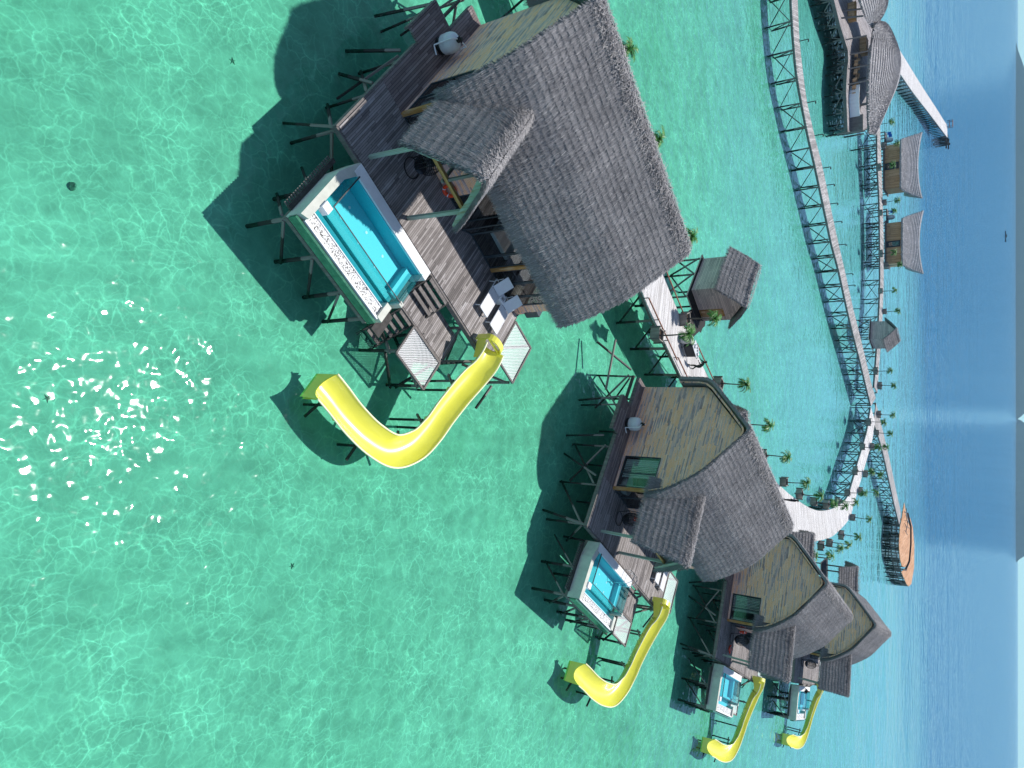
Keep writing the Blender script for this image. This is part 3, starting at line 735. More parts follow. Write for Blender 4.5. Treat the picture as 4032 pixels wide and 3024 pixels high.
# ---- water slide
SP = [(11.15, -3.55, 2.85), (11.35, -4.2, 2.70), (11.5, -5.0, 2.32), (11.5, -6.2, 1.96), (11.55, -7.5, 1.62), (11.62, -8.6, 1.38), (11.45, -9.7, 1.16), (10.7, -10.7, .98), (9.4, -11.1, .84), (8.0, -11.15, .68), (6.8, -11.0, .52), (6.05, -10.95, .46)]
SO = (11.2, -3.6, D)
slide = vthing('water_slide', 'long bright yellow water slide curving from the nearest villa deck down to the sea', 'slide', SO, 'yellow villa slides')
pth = smooth_curve(SP, 8)
def section(n=14, r=.76, span=64):
    pts = []
    for i in range(n + 1):
        x = -.72 + 1.44 * i / n; pts.append((x, .60 * (abs(x) / .72) ** 2.3))
    return pts
sec = section()
def sweep(g, path, sec, thick=.03):
    n = len(sec); vs = []; vo = []
    for i, p in enumerate(path):
        d = (path[min(i + 1, len(path) - 1)] - path[max(i - 1, 0)]).normalized()
        s = d.cross(Vector((0, 0, 1))).normalized(); u = s.cross(d).normalized()
        # bank in the bend
        for x, z in sec: vs.append(p + s * x + u * z)
        for x, z in sec:
            L = math.hypot(x, z - .76) or 1; vo.append(p + s * (x * 1.045) + u * (z - thick * (1 if abs(x) < .68 else 0)))
    N = len(vs); m = len(path); fs = []
    for i in range(m - 1):
        for j in range(n - 1):
            fs.append((i * n + j, i * n + j + 1, (i + 1) * n + j + 1, (i + 1) * n + j))
            fs.append((N + i * n + j, N + (i + 1) * n + j, N + (i + 1) * n + j + 1, N + i * n + j + 1))
    for i in (0, m - 1):
        for j in range(n - 1): fs.append((i * n + j, N + i * n + j, N + i * n + j + 1, i * n + j + 1))
    g.add(vs + vo, fs); return g
g = MB(SO); sweep(g, pth, sec); g.build('chute', M['yellow'], slide, True)
for sd_ in (0, -1):
    g = MB(SO); prev = []
    for i, p in enumerate(pth):
        d = (pth[min(i + 1, len(pth) - 1)] - pth[max(i - 1, 0)]).normalized(); s = d.cross(Vector((0, 0, 1))).normalized(); u = s.cross(d).normalized()
        x, z = sec[sd_]; q = p + s * (x * 1.05) + u * (z + .02)
        prev.append(q)
    g.hose(prev, .045)
    g.build('rim', M['yellow_rim'], slide, True)
g = MB(SO)
for i in (12, 26, 38, 52, 64, 76):
    p = pth[i]; d = (pth[i + 1] - pth[i - 1]).normalized(); s = d.cross(Vector((0, 0, 1))).normalized(); u = s.cross(d).normalized()
    pts = [p + s * (x * 1.07) + u * (z - .06) for x, z in sec]
    for a, b2 in zip(pts, pts[1:]): g.beam(a, b2, .07, .05)
g.build('joint_flanges', M['yellow'], slide)
g = MB(SO)   # entry hood
prev = None; arc = []
for k in range(11):
    a = math.pi * k / 10; arc.append(Vector((11.15 - .62 * math.cos(a), -3.42, 3.2 + .42 * math.sin(a))))
for a, b2 in zip(arc, arc[1:]): g.beam(a, b2, .34, .06)
g.beam((10.53, -3.42, 2.55), (10.53, -3.42, 3.22), .34, .06).beam((11.77, -3.42, 2.55), (11.77, -3.42, 3.22), .34, .06).beam((10.5, -3.4, 3.2), (11.8, -3.4, 3.2), .12, .1)
for sg_ in (-1, 1):
    i = 9; p = pth[i]; d = (pth[i + 1] - pth[i - 1]).normalized(); s = d.cross(Vector((0, 0, 1))).normalized(); u = s.cross(d).normalized()
    x, z = sec[-1] if sg_ > 0 else sec[0]
    # s points to +x or -x depending on the run; pick by position
    q = p + s * x * 1.03 + u * z; xa = 11.15 + (.62 if q.x > 11.3 else -.62)
    g.add([(xa, -3.42, 3.2), (q.x, q.y, q.z + .03), (q.x, q.y, q.z - .35), (xa, -3.42, 2.6)], [(0, 1, 2, 3)])
g.build('entry_hood', M['yellow'], slide)
p = pth[-1]
g = MB(SO); g.add([], [])
xe = p.x - .02
vs = [(xe, -11.68, .98), (xe, -10.3, .98), (xe, -10.3, -.15), (xe, -11.68, -.15)]
nS = len(sec)
# end plate with the chute's arc cut from its top, turned down to the sea
pl = [(xe, p.y - x, p.z + z) for x, z in sec]
bot = [(xe - .12, p.y - x * .92, -.1) for x, z in sec]
g.add(pl + bot, [(i, i + 1, nS + i + 1, nS + i) for i in range(nS - 1)])
pl2 = [(xe + .04, a, b2) for _, a, b2 in pl]; bo2 = [(xe + .04, a, b2) for _, a, b2 in bot]
g.add(pl2 + bo2, [(i, nS + i, nS + i + 1, i + 1) for i in range(nS - 1)])
g.build('end_plate', M['yellow'], slide)
for i, (dx, dy) in ((22, (0, 0)), (38, (0, 0)), (50, (0, 0)), (64, (0, 0)), (80, (0, 0))):
    p = pth[i]
    for sx in (-.35, .35):
        d = (pth[i + 1] - pth[i - 1]).normalized(); s = d.cross(Vector((0, 0, 1))).normalized()
        q = p + s * sx - Vector(SO); stick('support_pile', UNITP, (q.x - .1 * s.x * sx, q.y, -1.75 - D), (q.x, q.y, p.z - .06 - D), .13, slide)
    a = p + s * -1.1 - Vector((0, 0, .6)) - Vector(SO); b2 = p + s * .8 - Vector((0, 0, .12)) - Vector(SO)
    stick('brace', UNITB, a, b2, .1, slide)

# ---- loungers and side table
def lounger(off, label, grp='white sun loungers'):
    t = vthing('sun_lounger', label, 'sun lounger', off, grp)
    w = .74
    MB().box(-w / 2 + .03, w / 2 - .03, 0, 1.5, .335, .36).build('seat', M['sheet'], t)
    g = MB(); d = Vector((0, .66, .64)).normalized(); p0 = Vector((0, 1.53, .36))
    n = Vector((0, -d.z, d.y)) * .012
    a = [p0 + Vector((sx * (w / 2 - .02), 0, 0)) + d * L + n * sg for sg in (-1, 1) for sx, L in ((-1, 0), (1, 0), (1, .92), (-1, .92))]
    g.add(a, [(0, 3, 2, 1), (4, 5, 6, 7), (0, 1, 5, 4), (1, 2, 6, 5), (2, 3, 7, 6), (3, 0, 4, 7)]); g.build('backrest', M['sheet'], t)
    f = MB()
    for sx in (-w / 2, w / 2): f.beam((sx, -.02, .34), (sx, 2.1, .34), .04, .05)
    f.beam((-w / 2, 0, .34), (w / 2, 0, .34), .04, .05).beam((-w / 2, 2.1, .34), (w / 2, 2.1, .34), .04, .05)
    f.beam((-w / 2, 1.95, .34), (-w / 2, 2.05, .8), .025).beam((w / 2, 1.95, .34), (w / 2, 2.05, .8), .025)
    f.build('frame', M['plastic_white'], t)
    for sx in (-w / 2, w / 2):
        for y in (.12, 1.9): stick('leg', MB().beam((0, 0, 0), (0, 0, 1), 1, 1).mesh('leg', M['plastic_white']), (sx * 1.15, y, 0), (sx, y, .33), .04, t)
    return t
lounger((9.78, -2.40, D), 'white sling sun lounger nearer the pool on the nearest villa deck')
lounger((10.95, -2.45, D), 'white sling sun lounger beside the outer rope net of the nearest villa')
t = vthing('side_table', 'white cube side table with hollow top between two loungers of the nearest villa', 'table', (10.38, -.75, D), 'white cube tables', .15)
MB().box(-.22, .22, -.22, -.12, 0, .46).box(-.22, .22, .12, .22, 0, .46).box(-.22, -.12, -.12, .12, 0, .46).box(.12, .22, -.12, .12, 0, .46).build('body', M['plastic_white'], t, bevel=.01)
MB().box(-.119, .119, -.119, .119, .0, .2).build('tray', M['black'], t)
# ---- filter tank
t = vthing('filter_tank', 'pale grey pool filter tank with black valve on the side gallery of the nearest villa', 'tank', (-.75, 4.75, D), 'pool filter tanks')
MB().lathe([(.40, 0), (.42, .02), (.42, .2), (.38, .24)], n=24).build('base', M['black'], t, True)
MB().lathe([(.40, .2), (.46, .26), (.47, .4), (.47, .52), (.485, .55), (.47, .58), (.47, .72), (.42, .88), (.28, .99), (.1, 1.04)], n=28).build('vessel', M['tankgrey'], t, True)
MB().lathe([(.11, 1.03), (.13, 1.06), (.13, 1.15), (.08, 1.18), (.08, 1.28)], n=12).beam((-.16, 0, 1.2), (.16, 0, 1.2), .05).build('valve', M['black'], t)
MB().tube([(.1, .12, 1.1), (.5, .3, 1.1), (.52, .3, .1), (.52, .9, .1)], .035).tube([(-.1, -.1, 1.12), (-.3, -.45, 1.12), (-.3, -.52, .08), (.1, -.7, .08)], .035).build('pipes', M['plastic_white'], t)
# ---- lifebuoy
t = vthing('lifebuoy', 'orange lifebuoy with white bands against the cladding of the nearest villa', 'lifebuoy', (4.06, -.12, D), 'orange lifebuoys')
def torus(g, rr, r, z, a0, a1, n, tilt=.12, m=10):
    vs = []
    for i in range(n + 1):
        a = a0 + (a1 - a0) * i / n
        for j in range(m):
            b2 = 2 * math.pi * j / m; q = rr + r * math.cos(b2); zz = math.sin(a) * q + z
            vs.append((math.cos(a) * q, r * math.sin(b2) + (zz) * tilt - .1, zz))
    g.add(vs, [(i * m + j, i * m + (j + 1) % m, (i + 1) * m + (j + 1) % m, (i + 1) * m + j) for i in range(n) for j in range(m)])
g = MB(); torus(g, .28, .085, .37, 0, 2 * math.pi, 36); g.build('ring', M['orange'], t, True)
g = MB()
for k in range(4): torus(g, .28, .09, .37, k * math.pi / 2 + .7, k * math.pi / 2 + .88, 3)
g.build('bands', M['plastic_white'], t, True)
# ---- hanging egg chair
t = vthing('egg_chair', 'black wicker egg chair hanging from a curved stand on the nearest villa deck', 'chair', (2.0, -1.25, D), 'hanging egg chairs', R(-60))
g = MB()
for k in range(16):
    a = 2 * math.pi * k / 16
    if abs(math.sin(a / 2)) < .3: continue
    pts = [Vector((.50 * math.sin(th) * math.cos(a), .50 * math.sin(th) * math.sin(a), 1.0 - .68 * math.cos(th))) for th in [i * math.pi / 12 for i in range(13)]]
    g.tube(pts, .012, 4)
for i in range(2, 19):
    th = i * math.pi / 20; pts = []
    for k in range(17):
        a = .65 + (2 * math.pi - 1.3) * k / 16
        pts.append(Vector((.50 * math.sin(th) * math.cos(a), .50 * math.sin(th) * math.sin(a), 1.0 - .68 * math.cos(th))))
    g.tube(pts, .012, 4)
g.build('basket', M['black'], t)
MB().lathe([(.1, .40), (.36, .50), (.38, .58), (.1, .56)], n=16).build('cushion', M['cart'], t, True)
g = MB(); g.tube([Vector((.48 * math.cos(a), .48 * math.sin(a), .03)) for a in [k * math.pi / 8 for k in range(17)]], .025, 6)
g.tube([(-.48, 0, .03), (-.62, 0, .8), (-.56, 0, 1.5), (-.3, 0, 1.95), (0, 0, 1.98), (0, 0, 1.68)], .028, 6); g.build('stand', M['black'], t)

# ---- bed seen through the glass
t = vthing('bed', 'white made bed seen through the glass front of the nearest villa', 'bed', (8.3, 1.9, D), 'white beds behind glass')
MB().box(-.9, .9, -1, 1, .02, .35).build('base', M['interior'], t)
MB().box(-.88, .88, -.98, .98, .351, .6).build('mattress', M['sheet'], t, bevel=.05)
MB().box(-.7, -.1, .5, .9, .6, .74).box(.1, .7, .5, .9, .6, .74).build('pillows', M['plastic_white'], t, bevel=.05)

# ---- bath tub behind the corner window, far villas only visible there
t = vthing('bathtub', 'white oval bathtub behind the corner window of the nearest villa', 'bathtub', (1.1, .85, D), 'white bathtubs')
MB().lathe([(.28, 0), (.42, .1), (.5, .5), (.52, .56), (.46, .56), (.4, .2), (.1, .15)], n=24).build('tub', M['plastic_white'], t, True); t.scale = (1.0, 1.35, 1)

# ---- service hut behind the villa
HO = (28.5, 20.55, D)
hut = vthing('service_hut', 'small plank hut with grey thatch and tan door beside the walkway behind the nearest villa', 'hut', HO, 'small thatched huts')
HW, HL = 3.6, 4.1
def gable_xz(g, y0, y1, pts):
    n = len(pts); vs = [(x, y0, z) for x, z in pts] + [(x, y1, z) for x, z in pts]
    g.add(vs, [tuple(range(n)), tuple(range(2 * n - 1, n - 1, -1))] + [(i, n + i, n + (i + 1) % n, (i + 1) % n) for i in range(n)])
g = MB(); gable_xz(g, 0, .08, [(0, 0), (HW, 0), (HW, 2.4), (HW / 2, 4.0), (0, 2.4)]); g.build('end_wall', M['hut_front'], hut); g = MB(); gable_xz(g, HL - .08, HL, [(0, 0), (HW, 0), (HW, 2.4), (HW / 2, 4.0), (0, 2.4)]); g.build('end_wall', M['hut_front'], hut)
MB().box(0, .08, .081, HL - .081, 0, 2.4).box(HW - .08, HW, .081, HL - .081, 0, 2.4).build('side_wall', M['hut_side'], hut)
d_ = MB().box(2.3, 3.1, -.05, -.002, .05, 2.1).build('door', M['orange_timber'], hut)
MB().box(2.38, 2.68, -.07, -.052, 1.2, 1.95).box(2.74, 3.02, -.07, -.052, 1.2, 1.95).box(2.38, 2.68, -.07, -.052, .2, 1.05).box(2.74, 3.02, -.07, -.052, .2, 1.05).build('panel', M['bung'], d_)
MB().box(-.3, HW + .4, -1.0, HL + .2, -.12, -.004).build('platform', M['hut_front'], hut)
g = MB()
HP = [Vector((HW / 2, 0, 4.4)), Vector((HW / 2 - 1, 0, 3.6)), Vector((-.4, 0, 2.4))]
def hs(P):
    cu, L = curve_eval(P)
    return lambda s, t: Vector((cu(s).x, -.65 + (HL + 1.3) * t, cu(s).z - .08 * math.sin(math.pi * t)))
thatch_side(g, None, hs(HP), 8, 12, 45, thick=.14, rnd=rt, blen=.4, bw=.045)
thatch_side(g, None, hs([Vector((HW - p.x, 0, p.z)) for p in HP]), 8, 12, 45, thick=.14, rnd=rt, blen=.4, bw=.045)
ridge_mess(g, (HW / 2, -.6, 4.38), (HW / 2, HL + .6, 4.38), 500, rt, .2, .04, .35)
g.build('roof', M['thatch'], hut)
for x in (0, HW):
    for y in (-.8, HL / 2, HL): stick('pile', UNITP, (x, y, -4.2), (x, y, -.1), .17, hut)
for y0, y1 in ((-.8, HL / 2), (HL / 2, HL)): stick('brace', UNITB, (-.1, y0, -.3), (-.1, y1, -2.4), .11, hut); stick('brace', UNITB, (-.1, y1, -.3), (-.1, y0, -2.4), .11, hut)

# ------------------------------------------------------------------ copies for the other three villas
for o, off, rz in MASTERS:
    KIDS[o.name] = list(o.children)
bpy.context.view_layer.update()
LAB = {
 'stilt_villa': ['second stilt villa from the camera, its tall clad gable wall facing the camera', 'third stilt villa from the camera with wide paned window low in its gable', 'farthest and smallest looking stilt villa at the end of the row'],
 'swimming_pool': ['turquoise plunge pool on the deck of the second villa, with chrome ladder rails', 'turquoise plunge pool on the deck of the third villa', 'smallest looking turquoise pool on the deck of the farthest villa'],
 'water_slide': ['yellow water slide of the second villa, middle one of the large curves', 'yellow water slide of the third villa, long and thin', 'shortest looking yellow slide at the farthest villa'],
 'filter_tank': ['pale grey filter tank against the clad gable of the second villa', None, None],
 'lifebuoy': ['orange lifebuoy under the porch eave of the second villa', 'orange lifebuoy on the wall under the porch of the third villa', None],
 'egg_chair': ['black egg chair partly under the porch roof of the second villa', 'black egg chair on the sunlit deck of the third villa', 'black egg chair on the deck of the farthest villa'],
 'service_hut': [None, None, None],
 'bathtub': ['white bathtub in the gable window of the second villa', None, None],
 'bed': [None, None, None], 'side_table': [None, None, None]}
SL = 0
for o, off, rz in MASTERS:
    base = o.name.split('.')[0]
    for v in (1, 2, 3):
        if base == 'sun_lounger':
            if v > 1: continue
            lab = ['white lounger nearer the pool on the second villa deck', 'white lounger by the rope net of the second villa'][SL % 2]; SL += 1
        else:
            lab = LAB[base][v - 1]
        if lab is None: continue
        c = copy_tree(o); x, y = vloc(v, off[0], off[1]); c.location = (x, y, off[2]); c.rotation_euler = (0, 0, R(VILLAS[v][1]) + rz); c['label'] = lab
for o in list(bpy.data.objects):
    if 'voff' in o: del o['voff']
for i, (X, Y, lab) in enumerate([(2874, 2555, 'orange life jacket lying on the third villa deck near the pool'), (2973, 2590, 'orange life jacket lying on the third villa deck near the slide')]):
    b_ = X - 2016; a_ = Y - 1512; dd_ = (a_, b_ * s_ + F_PX * c_, b_ * c_ - F_PX * s_); k_ = (2.52 - 25) / dd_[2]
    t = thing('life_jacket', lab, 'life jacket', (dd_[0] * k_, dd_[1] * k_, 2.51), i + .4, 'orange life jackets')
    MB().prism([(-.3, -.35), (.3, -.35), (.34, .1), (.2, .38), (.1, .1), (-.1, .1), (-.2, .38), (-.34, .1)], 0, .12).build('body', M['orange'], t, bevel=.04)
    MB().box(-.31, .31, -.12, -.06, .121, .135).build('strap', M['black'], t)
for v_, (lx, ly), lab in [(1, (5.2, -1.2), 'folded white towel left on the second villa deck'), (2, (8.6, -1.4), 'folded white towel left on the third villa deck')]:
    x, y = vloc(v_, lx, ly); o = MB().box(-.35, .35, -.2, .2, 0, .05).box(-.34, .3, -.19, .19, .051, .09).build('towel', M['sheet']); o.location = (x, y, 2.505); o.rotation_euler = (0, 0, .5 + v_); o['label'] = lab; o['category'] = 'towel'
# chrome ladder rails over the second villa's pool
x, y = vloc(1, 4.7, -4.6)
t = thing('pool_ladder', 'chrome ladder rails looping over the white ledge of the second villa pool', 'ladder', (x, y, 2.86), R(VILLAS[1][1]))
for sx in (-.28, .28):
    MB().tube([Vector((sx, q, z)) for q, z in ((.75, -.3), (.75, .35), (.6, .62), (.3, .75), (0, .62), (-.2, .3), (-.25, -.6))], .028, 6).build('rail', M['steel'], t)
for z in (-.2, -.45): MB().tube([(-.28, -.25, z), (.28, -.25, z)], .025, 6).build('rung', M['steel'], t)
# huts behind the other villas
def place_hut(src, S, deg, label):
    c = copy_tree(src); rz = R(deg - 90); q = Matrix.Rotation(rz, 2) @ Vector((HW / 2, -.65))
    c.location = (S[0] - q.x, S[1] - q.y, D); c.rotation_euler = (0, 0, rz); c['label'] = label; return c
place_hut(hut, (2.2, 59.6), 12, 'thatched hut mostly hidden behind the apex of the second villa')
place_hut(hut, (16.2, 83.4), -7, 'thatched hut roof showing between the third villa and the white walkway')
sh = place_hut(hut, (25.2, 109.7), 0, 'thatched shelter roof on a bare post standing over the sea behind the farthest villa')
for ch in list(sh.children):
    if ch.name.split('.')[0] in ('end_wall', 'side_wall', 'door', 'brace'):
        for g2 in list(ch.children): bpy.data.objects.remove(g2)
        bpy.data.objects.remove(ch)
sh.name = 'thatched_shelter'; sh['category'] = 'shelter'
for x in (.2, HW - .2):
    for y in (.1, HL - .1): stick('post', UNIT, (x, y, 0), (x, y, 2.4), .16, sh)

# far hut between the two long walkways (turned gable)
fh = place_hut(hut, (0, 0), 0, 'small plank hut with grey thatch alone beside the far walkway')
fh.rotation_euler = (0, 0, R(-24)); fh.location = (-11.6, 149.3, D)
for ch in list(fh.children):
    if ch.name.startswith('door'):
        for g2 in list(ch.children): bpy.data.objects.remove(g2)
        bpy.data.objects.remove(ch)

# ------------------------------------------------------------------ walkways
def resample(P, n):
    P = [Vector((*p, 0)) for p in P]; f, L = curve_eval(smooth_curve(P, 6)); return [f(i / n) for i in range(n + 1)], L
def walkway(name, label, Lp, Rp, z, mat, n=60, group=None, bent=3.0, pr=.2, edge=True, nobent=(), jit=1, cat='walkway', lp=True):
    a, La = resample(Lp, n); b, Lb = resample(Rp, n); c0 = (a[0] + b[0]) / 2
    t = thing(name, label, cat, (c0.x, c0.y, z), 0, group); o3 = Vector((c0.x, c0.y, z))
    g = MB(); vs = []; uv = []; th = .1
    for k in (0, -th):
        for i in range(n + 1): vs += [a[i] + Vector((0, 0, z + k)) - o3, b[i] + Vector((0, 0, z + k)) - o3]
    N = 2 * (n + 1); fs = []
    for i in range(n):
        fs.append((2 * i, 2 * i + 1, 2 * i + 3, 2 * i + 2)); fs.append((N + 2 * i, N + 2 * i + 2, N + 2 * i + 3, N + 2 * i + 1))
        fs.append((2 * i, 2 * i + 2, N + 2 * i + 2, N + 2 * i)); fs.append((2 * i + 1, N + 2 * i + 1, N + 2 * i + 3, 2 * i + 3))
    fs.append((0, N, N + 1, 1)); fs.append((2 * n, 2 * n + 1, N + 2 * n + 1, N + 2 * n))
    g.add(vs, fs); me = g.mesh('deck', mat)
    uvl = me.uv_layers.new(name='UVMap'); dist = [0]
    for i in range(n): dist.append(dist[-1] + ((a[i + 1] + b[i + 1]) / 2 - (a[i] + b[i]) / 2).length)
    for lo in me.loops:
        vi = lo.vertex_index % N; i, sd2 = vi // 2, vi % 2; uvl.data[lo.index].uv = (dist[i], sd2 * (a[i] - b[i]).length)
    add_obj('deck', me, t)
    for side, arr in ((1, a), (-1, b)):
        g = MB(); prev = None
        for i in range(n + 1):
            m = (a[i] + b[i]) / 2; p = arr[i] + (m - arr[i]).normalized() * .08 - o3 + Vector((0, 0, z - th - .11))
            if prev is not None: g.beam(prev, p, .12, .2)
            prev = p
        g.build('edge_beam', M['timber'], t)
    nb = max(2, int(dist[-1] / bent)); rr = random.Random(len(label)); last = None
    for k in range(nb + 1):
        f_ = k / nb * n; i = min(int(f_), n - 1); fr_ = f_ - i
        pa = a[i].lerp(a[i + 1], fr_); pb = b[i].lerp(b[i + 1], fr_)
        m = (pa + pb) / 2; pa = pa.lerp(m, .1) - o3; pb = pb.lerp(m, .1) - o3
        w = min(1, (pa - pb).length / 3)
        zt, zb = z - th - .05, -1.75
        for q in (pa, pb):
            stick('pile', UNITP, (q.x + rr.uniform(-.15, .15), q.y + rr.uniform(-.15, .15), zb), (q.x, q.y, zt), pr * rr.uniform(.85, 1.15), t)
        if len(nobent) == 0 and k % 1 == 0:
            if nb < 50: stick('brace', UNITB, (pa.x, pa.y, zt - .15), (pb.x, pb.y, -.5), .11, t)
            if lp and last is not None and k <= 46:
                stick('brace', UNITB, (last[0].x, last[0].y, zt - .2), (pa.x, pa.y, -.3), .1, t)
                if k % 2: stick('brace', UNITB, (pa.x, pa.y, zt - .2), (last[0].x, last[0].y, -.3), .1, t)
        last = (pa, pb)
    return t
# fix: parented sticks use the thing's own frame (z measured from deck level)
_wk = walkway
def walkway(name, label, Lp, Rp, z, mat, **kw):
    global stick
    old = stick
    def st(nm, me, p, q, w, parent): return old(nm, me, (p[0], p[1], p[2] - z), (q[0], q[1], q[2] - z), w, parent)
    stick = st
    try: return _wk(name, label, Lp, Rp, z, mat, **kw)
    finally: stick = old

spL = [(-34, 24), (-26, 32), (-18, 38.6), (-6.67, 49.3), (-.6, 56.26), (3.2, 62.5), (7, 73), (9.95, 82.06), (12.47, 88.31), (14.25, 93.69), (16.33, 100.92), (17.68, 107.73), (18.5, 117.02), (18.27, 125.91), (16.24, 130.81), (13.28, 136.07), (11.04, 140.56), (8.24, 145.31), (4.3, 149.0)]
spR = [(-36.2, 26.2), (-28.2, 34.4), (-20.2, 41.0), (-8.3, 52.9), (-3.6, 58.0), (.1, 64.0), (4.0, 74.5), (7.0, 83.0), (9.6, 89.4), (11.3, 95.0)]
# the walkway widens into a broad curved apron behind the third villa: keep the sea-side edge as measured
spO = [(-36.2, 26.2), (-28.2, 34.4), (-20.2, 41.0), (-8.6, 52.6), (-4.1, 57.9), (-.25, 63.24), (4.0, 71), (9.95, 82.06), (12.47, 88.31), (14.25, 93.69), (16.33, 100.92), (17.68, 107.73), (18.5, 117.02), (18.27, 125.91), (16.24, 130.81), (13.28, 136.07), (11.04, 140.56), (8.24, 145.31), (4.3, 149.0)]
spI = [(-34, 24), (-26, 32), (-17.9, 38.6), (-6.5, 49.1), (-2.0, 54.6), (2.0, 60.0), (7.6, 70), (14.5, 82), (17.0, 88), (19.5, 94.5), (20.9, 102.0), (21.94, 109.19), (22.5, 116.5), (21.9, 127.8), (20.1, 131.84), (15.7, 140.56), (13.25, 145.31), (10.65, 150.37), (7.13, 153.7)]
main = walkway('boardwalk', 'broad white timber boardwalk curving behind the villas toward the junction', spO, spI, 2.5, M['walk'], n=110, bent=3.2)
wa = walkway('boardwalk', 'long narrow boardwalk crossing the lagoon from the top edge to the junction', [(-54, 90.5), (-46.47, 91.47), (-42.23, 92.56), (-38.51, 94.14), (-35.68, 96.7), (-32.45, 100.15), (-29.3, 104.34), (-23.97, 110.7), (-20.47, 114.9), (-17.3, 119.9), (-11.95, 126.63), (-8.3, 131.6), (-4.43, 137.34), (.18, 143.8), (4.12, 149.27)],
    [(-55, 93), (-47.73, 94.37), (-43.29, 95.29), (-39.58, 97.18), (-36.54, 99.39), (-33.4, 103.55), (-30.34, 108.4), (-24.9, 114.9), (-21.4, 119.4), (-17.4, 125.0), (-12.6, 131.3), (-8.58, 137.3), (-4.6, 143.2), (-.3, 149.2), (2.68, 154.5)], 2.497, M['walkold'], n=100, bent=3.3)
wb = walkway('boardwalk', 'level boardwalk in front of the two spa bungalows', [(-50.5, 156.4), (-43.17, 156.9), (-36.42, 159.2), (-28.0, 160), (-19.8, 160.2), (-12.65, 158.5), (-4.24, 155.14), (.6, 152.9)], [(-51, 160.0), (-44.53, 161.6), (-37.37, 163.3), (-28.94, 164.6), (-20.5, 164.6), (-13.02, 162.9), (-4.34, 159.2), (1.8, 156.6), ], 2.494, M['walkold'], n=60, bent=3.6)
wc = walkway('boardwalk', 'straight boardwalk leading from the junction to the round timber deck', [(7.35, 152.4), (12.29, 161.5), (19.23, 170.88), (25.94, 179.49), (32.77, 188.93)], [(3.6, 155.0), (10.1, 164.5), (17.0, 174.2), (23.4, 182.4), (30.2, 191.4)], 2.491, M['walkold'], n=50, bent=3.4)
jt = walkway('jetty', 'wide pale jetty running out behind the curved restaurant roof', [(-71.5, 186), (-76.11, 215.72), (-84.69, 264.82), (-93.8, 317.9), (-95.4, 327)], [(-77.0, 188), (-79.9, 206.02), (-84.99, 237.91), (-92.2, 280.53), (-97.6, 313.74), (-99.8, 325)], 2.5, M['walk'], n=40, bent=4.6, pr=.32, cat='jetty', lp=False)
# spur platform to the first hut
t = thing('platform', 'short plank platform joining the nearest service hut to the boardwalk', 'platform', (-6, 59.5, 2.49))
MB().prism([(-1.0, 2.6), (-.2, -1.2), (1.5, -1.9), (2.1, -.6), (.9, 2.4)], -.1, -.003).build('deck', M['hut_front'], t)
# red-brown low rails by the first stretch
def rail(pts, label, z=2.5, h=.32):
    p0 = Vector((*pts[0], z)); t = thing('handrail', label, 'rail', p0, 0, None)
    g = MB(); Q = [Vector((x, y, z + h)) - p0 for x, y in pts]
    for a, b in zip(Q, Q[1:]): g.beam(a, b, .09, .07)
    g.build('rail_bar', M['red_timber'], t)
    for a, b in zip(Q, Q[1:]):
        n = max(1, int((b - a).length / 2.0))
        for k in range(n): q = a.lerp(b, k / n); stick('post', UNIT, (q.x, q.y, -.1), (q.x, q.y, h), .07, t)
rail([(-6.3, 49.3), (-1.9, 54.7)], 'red-brown low rail on the near edge of the boardwalk by the service cart')
rail([(-2.1, 54.9), (1.6, 59.6)], 'red-brown low rail along the near edge up to the second villa')
rail([(-8.7, 52.5), (-4.8, 57.1)], 'red-brown low rail on the seaward edge before the hut spur')
rail([(-3.4, 59.0), (-.35, 63.1), (1.4, 66.0)], 'red-brown low rail on the seaward edge beyond the cart')

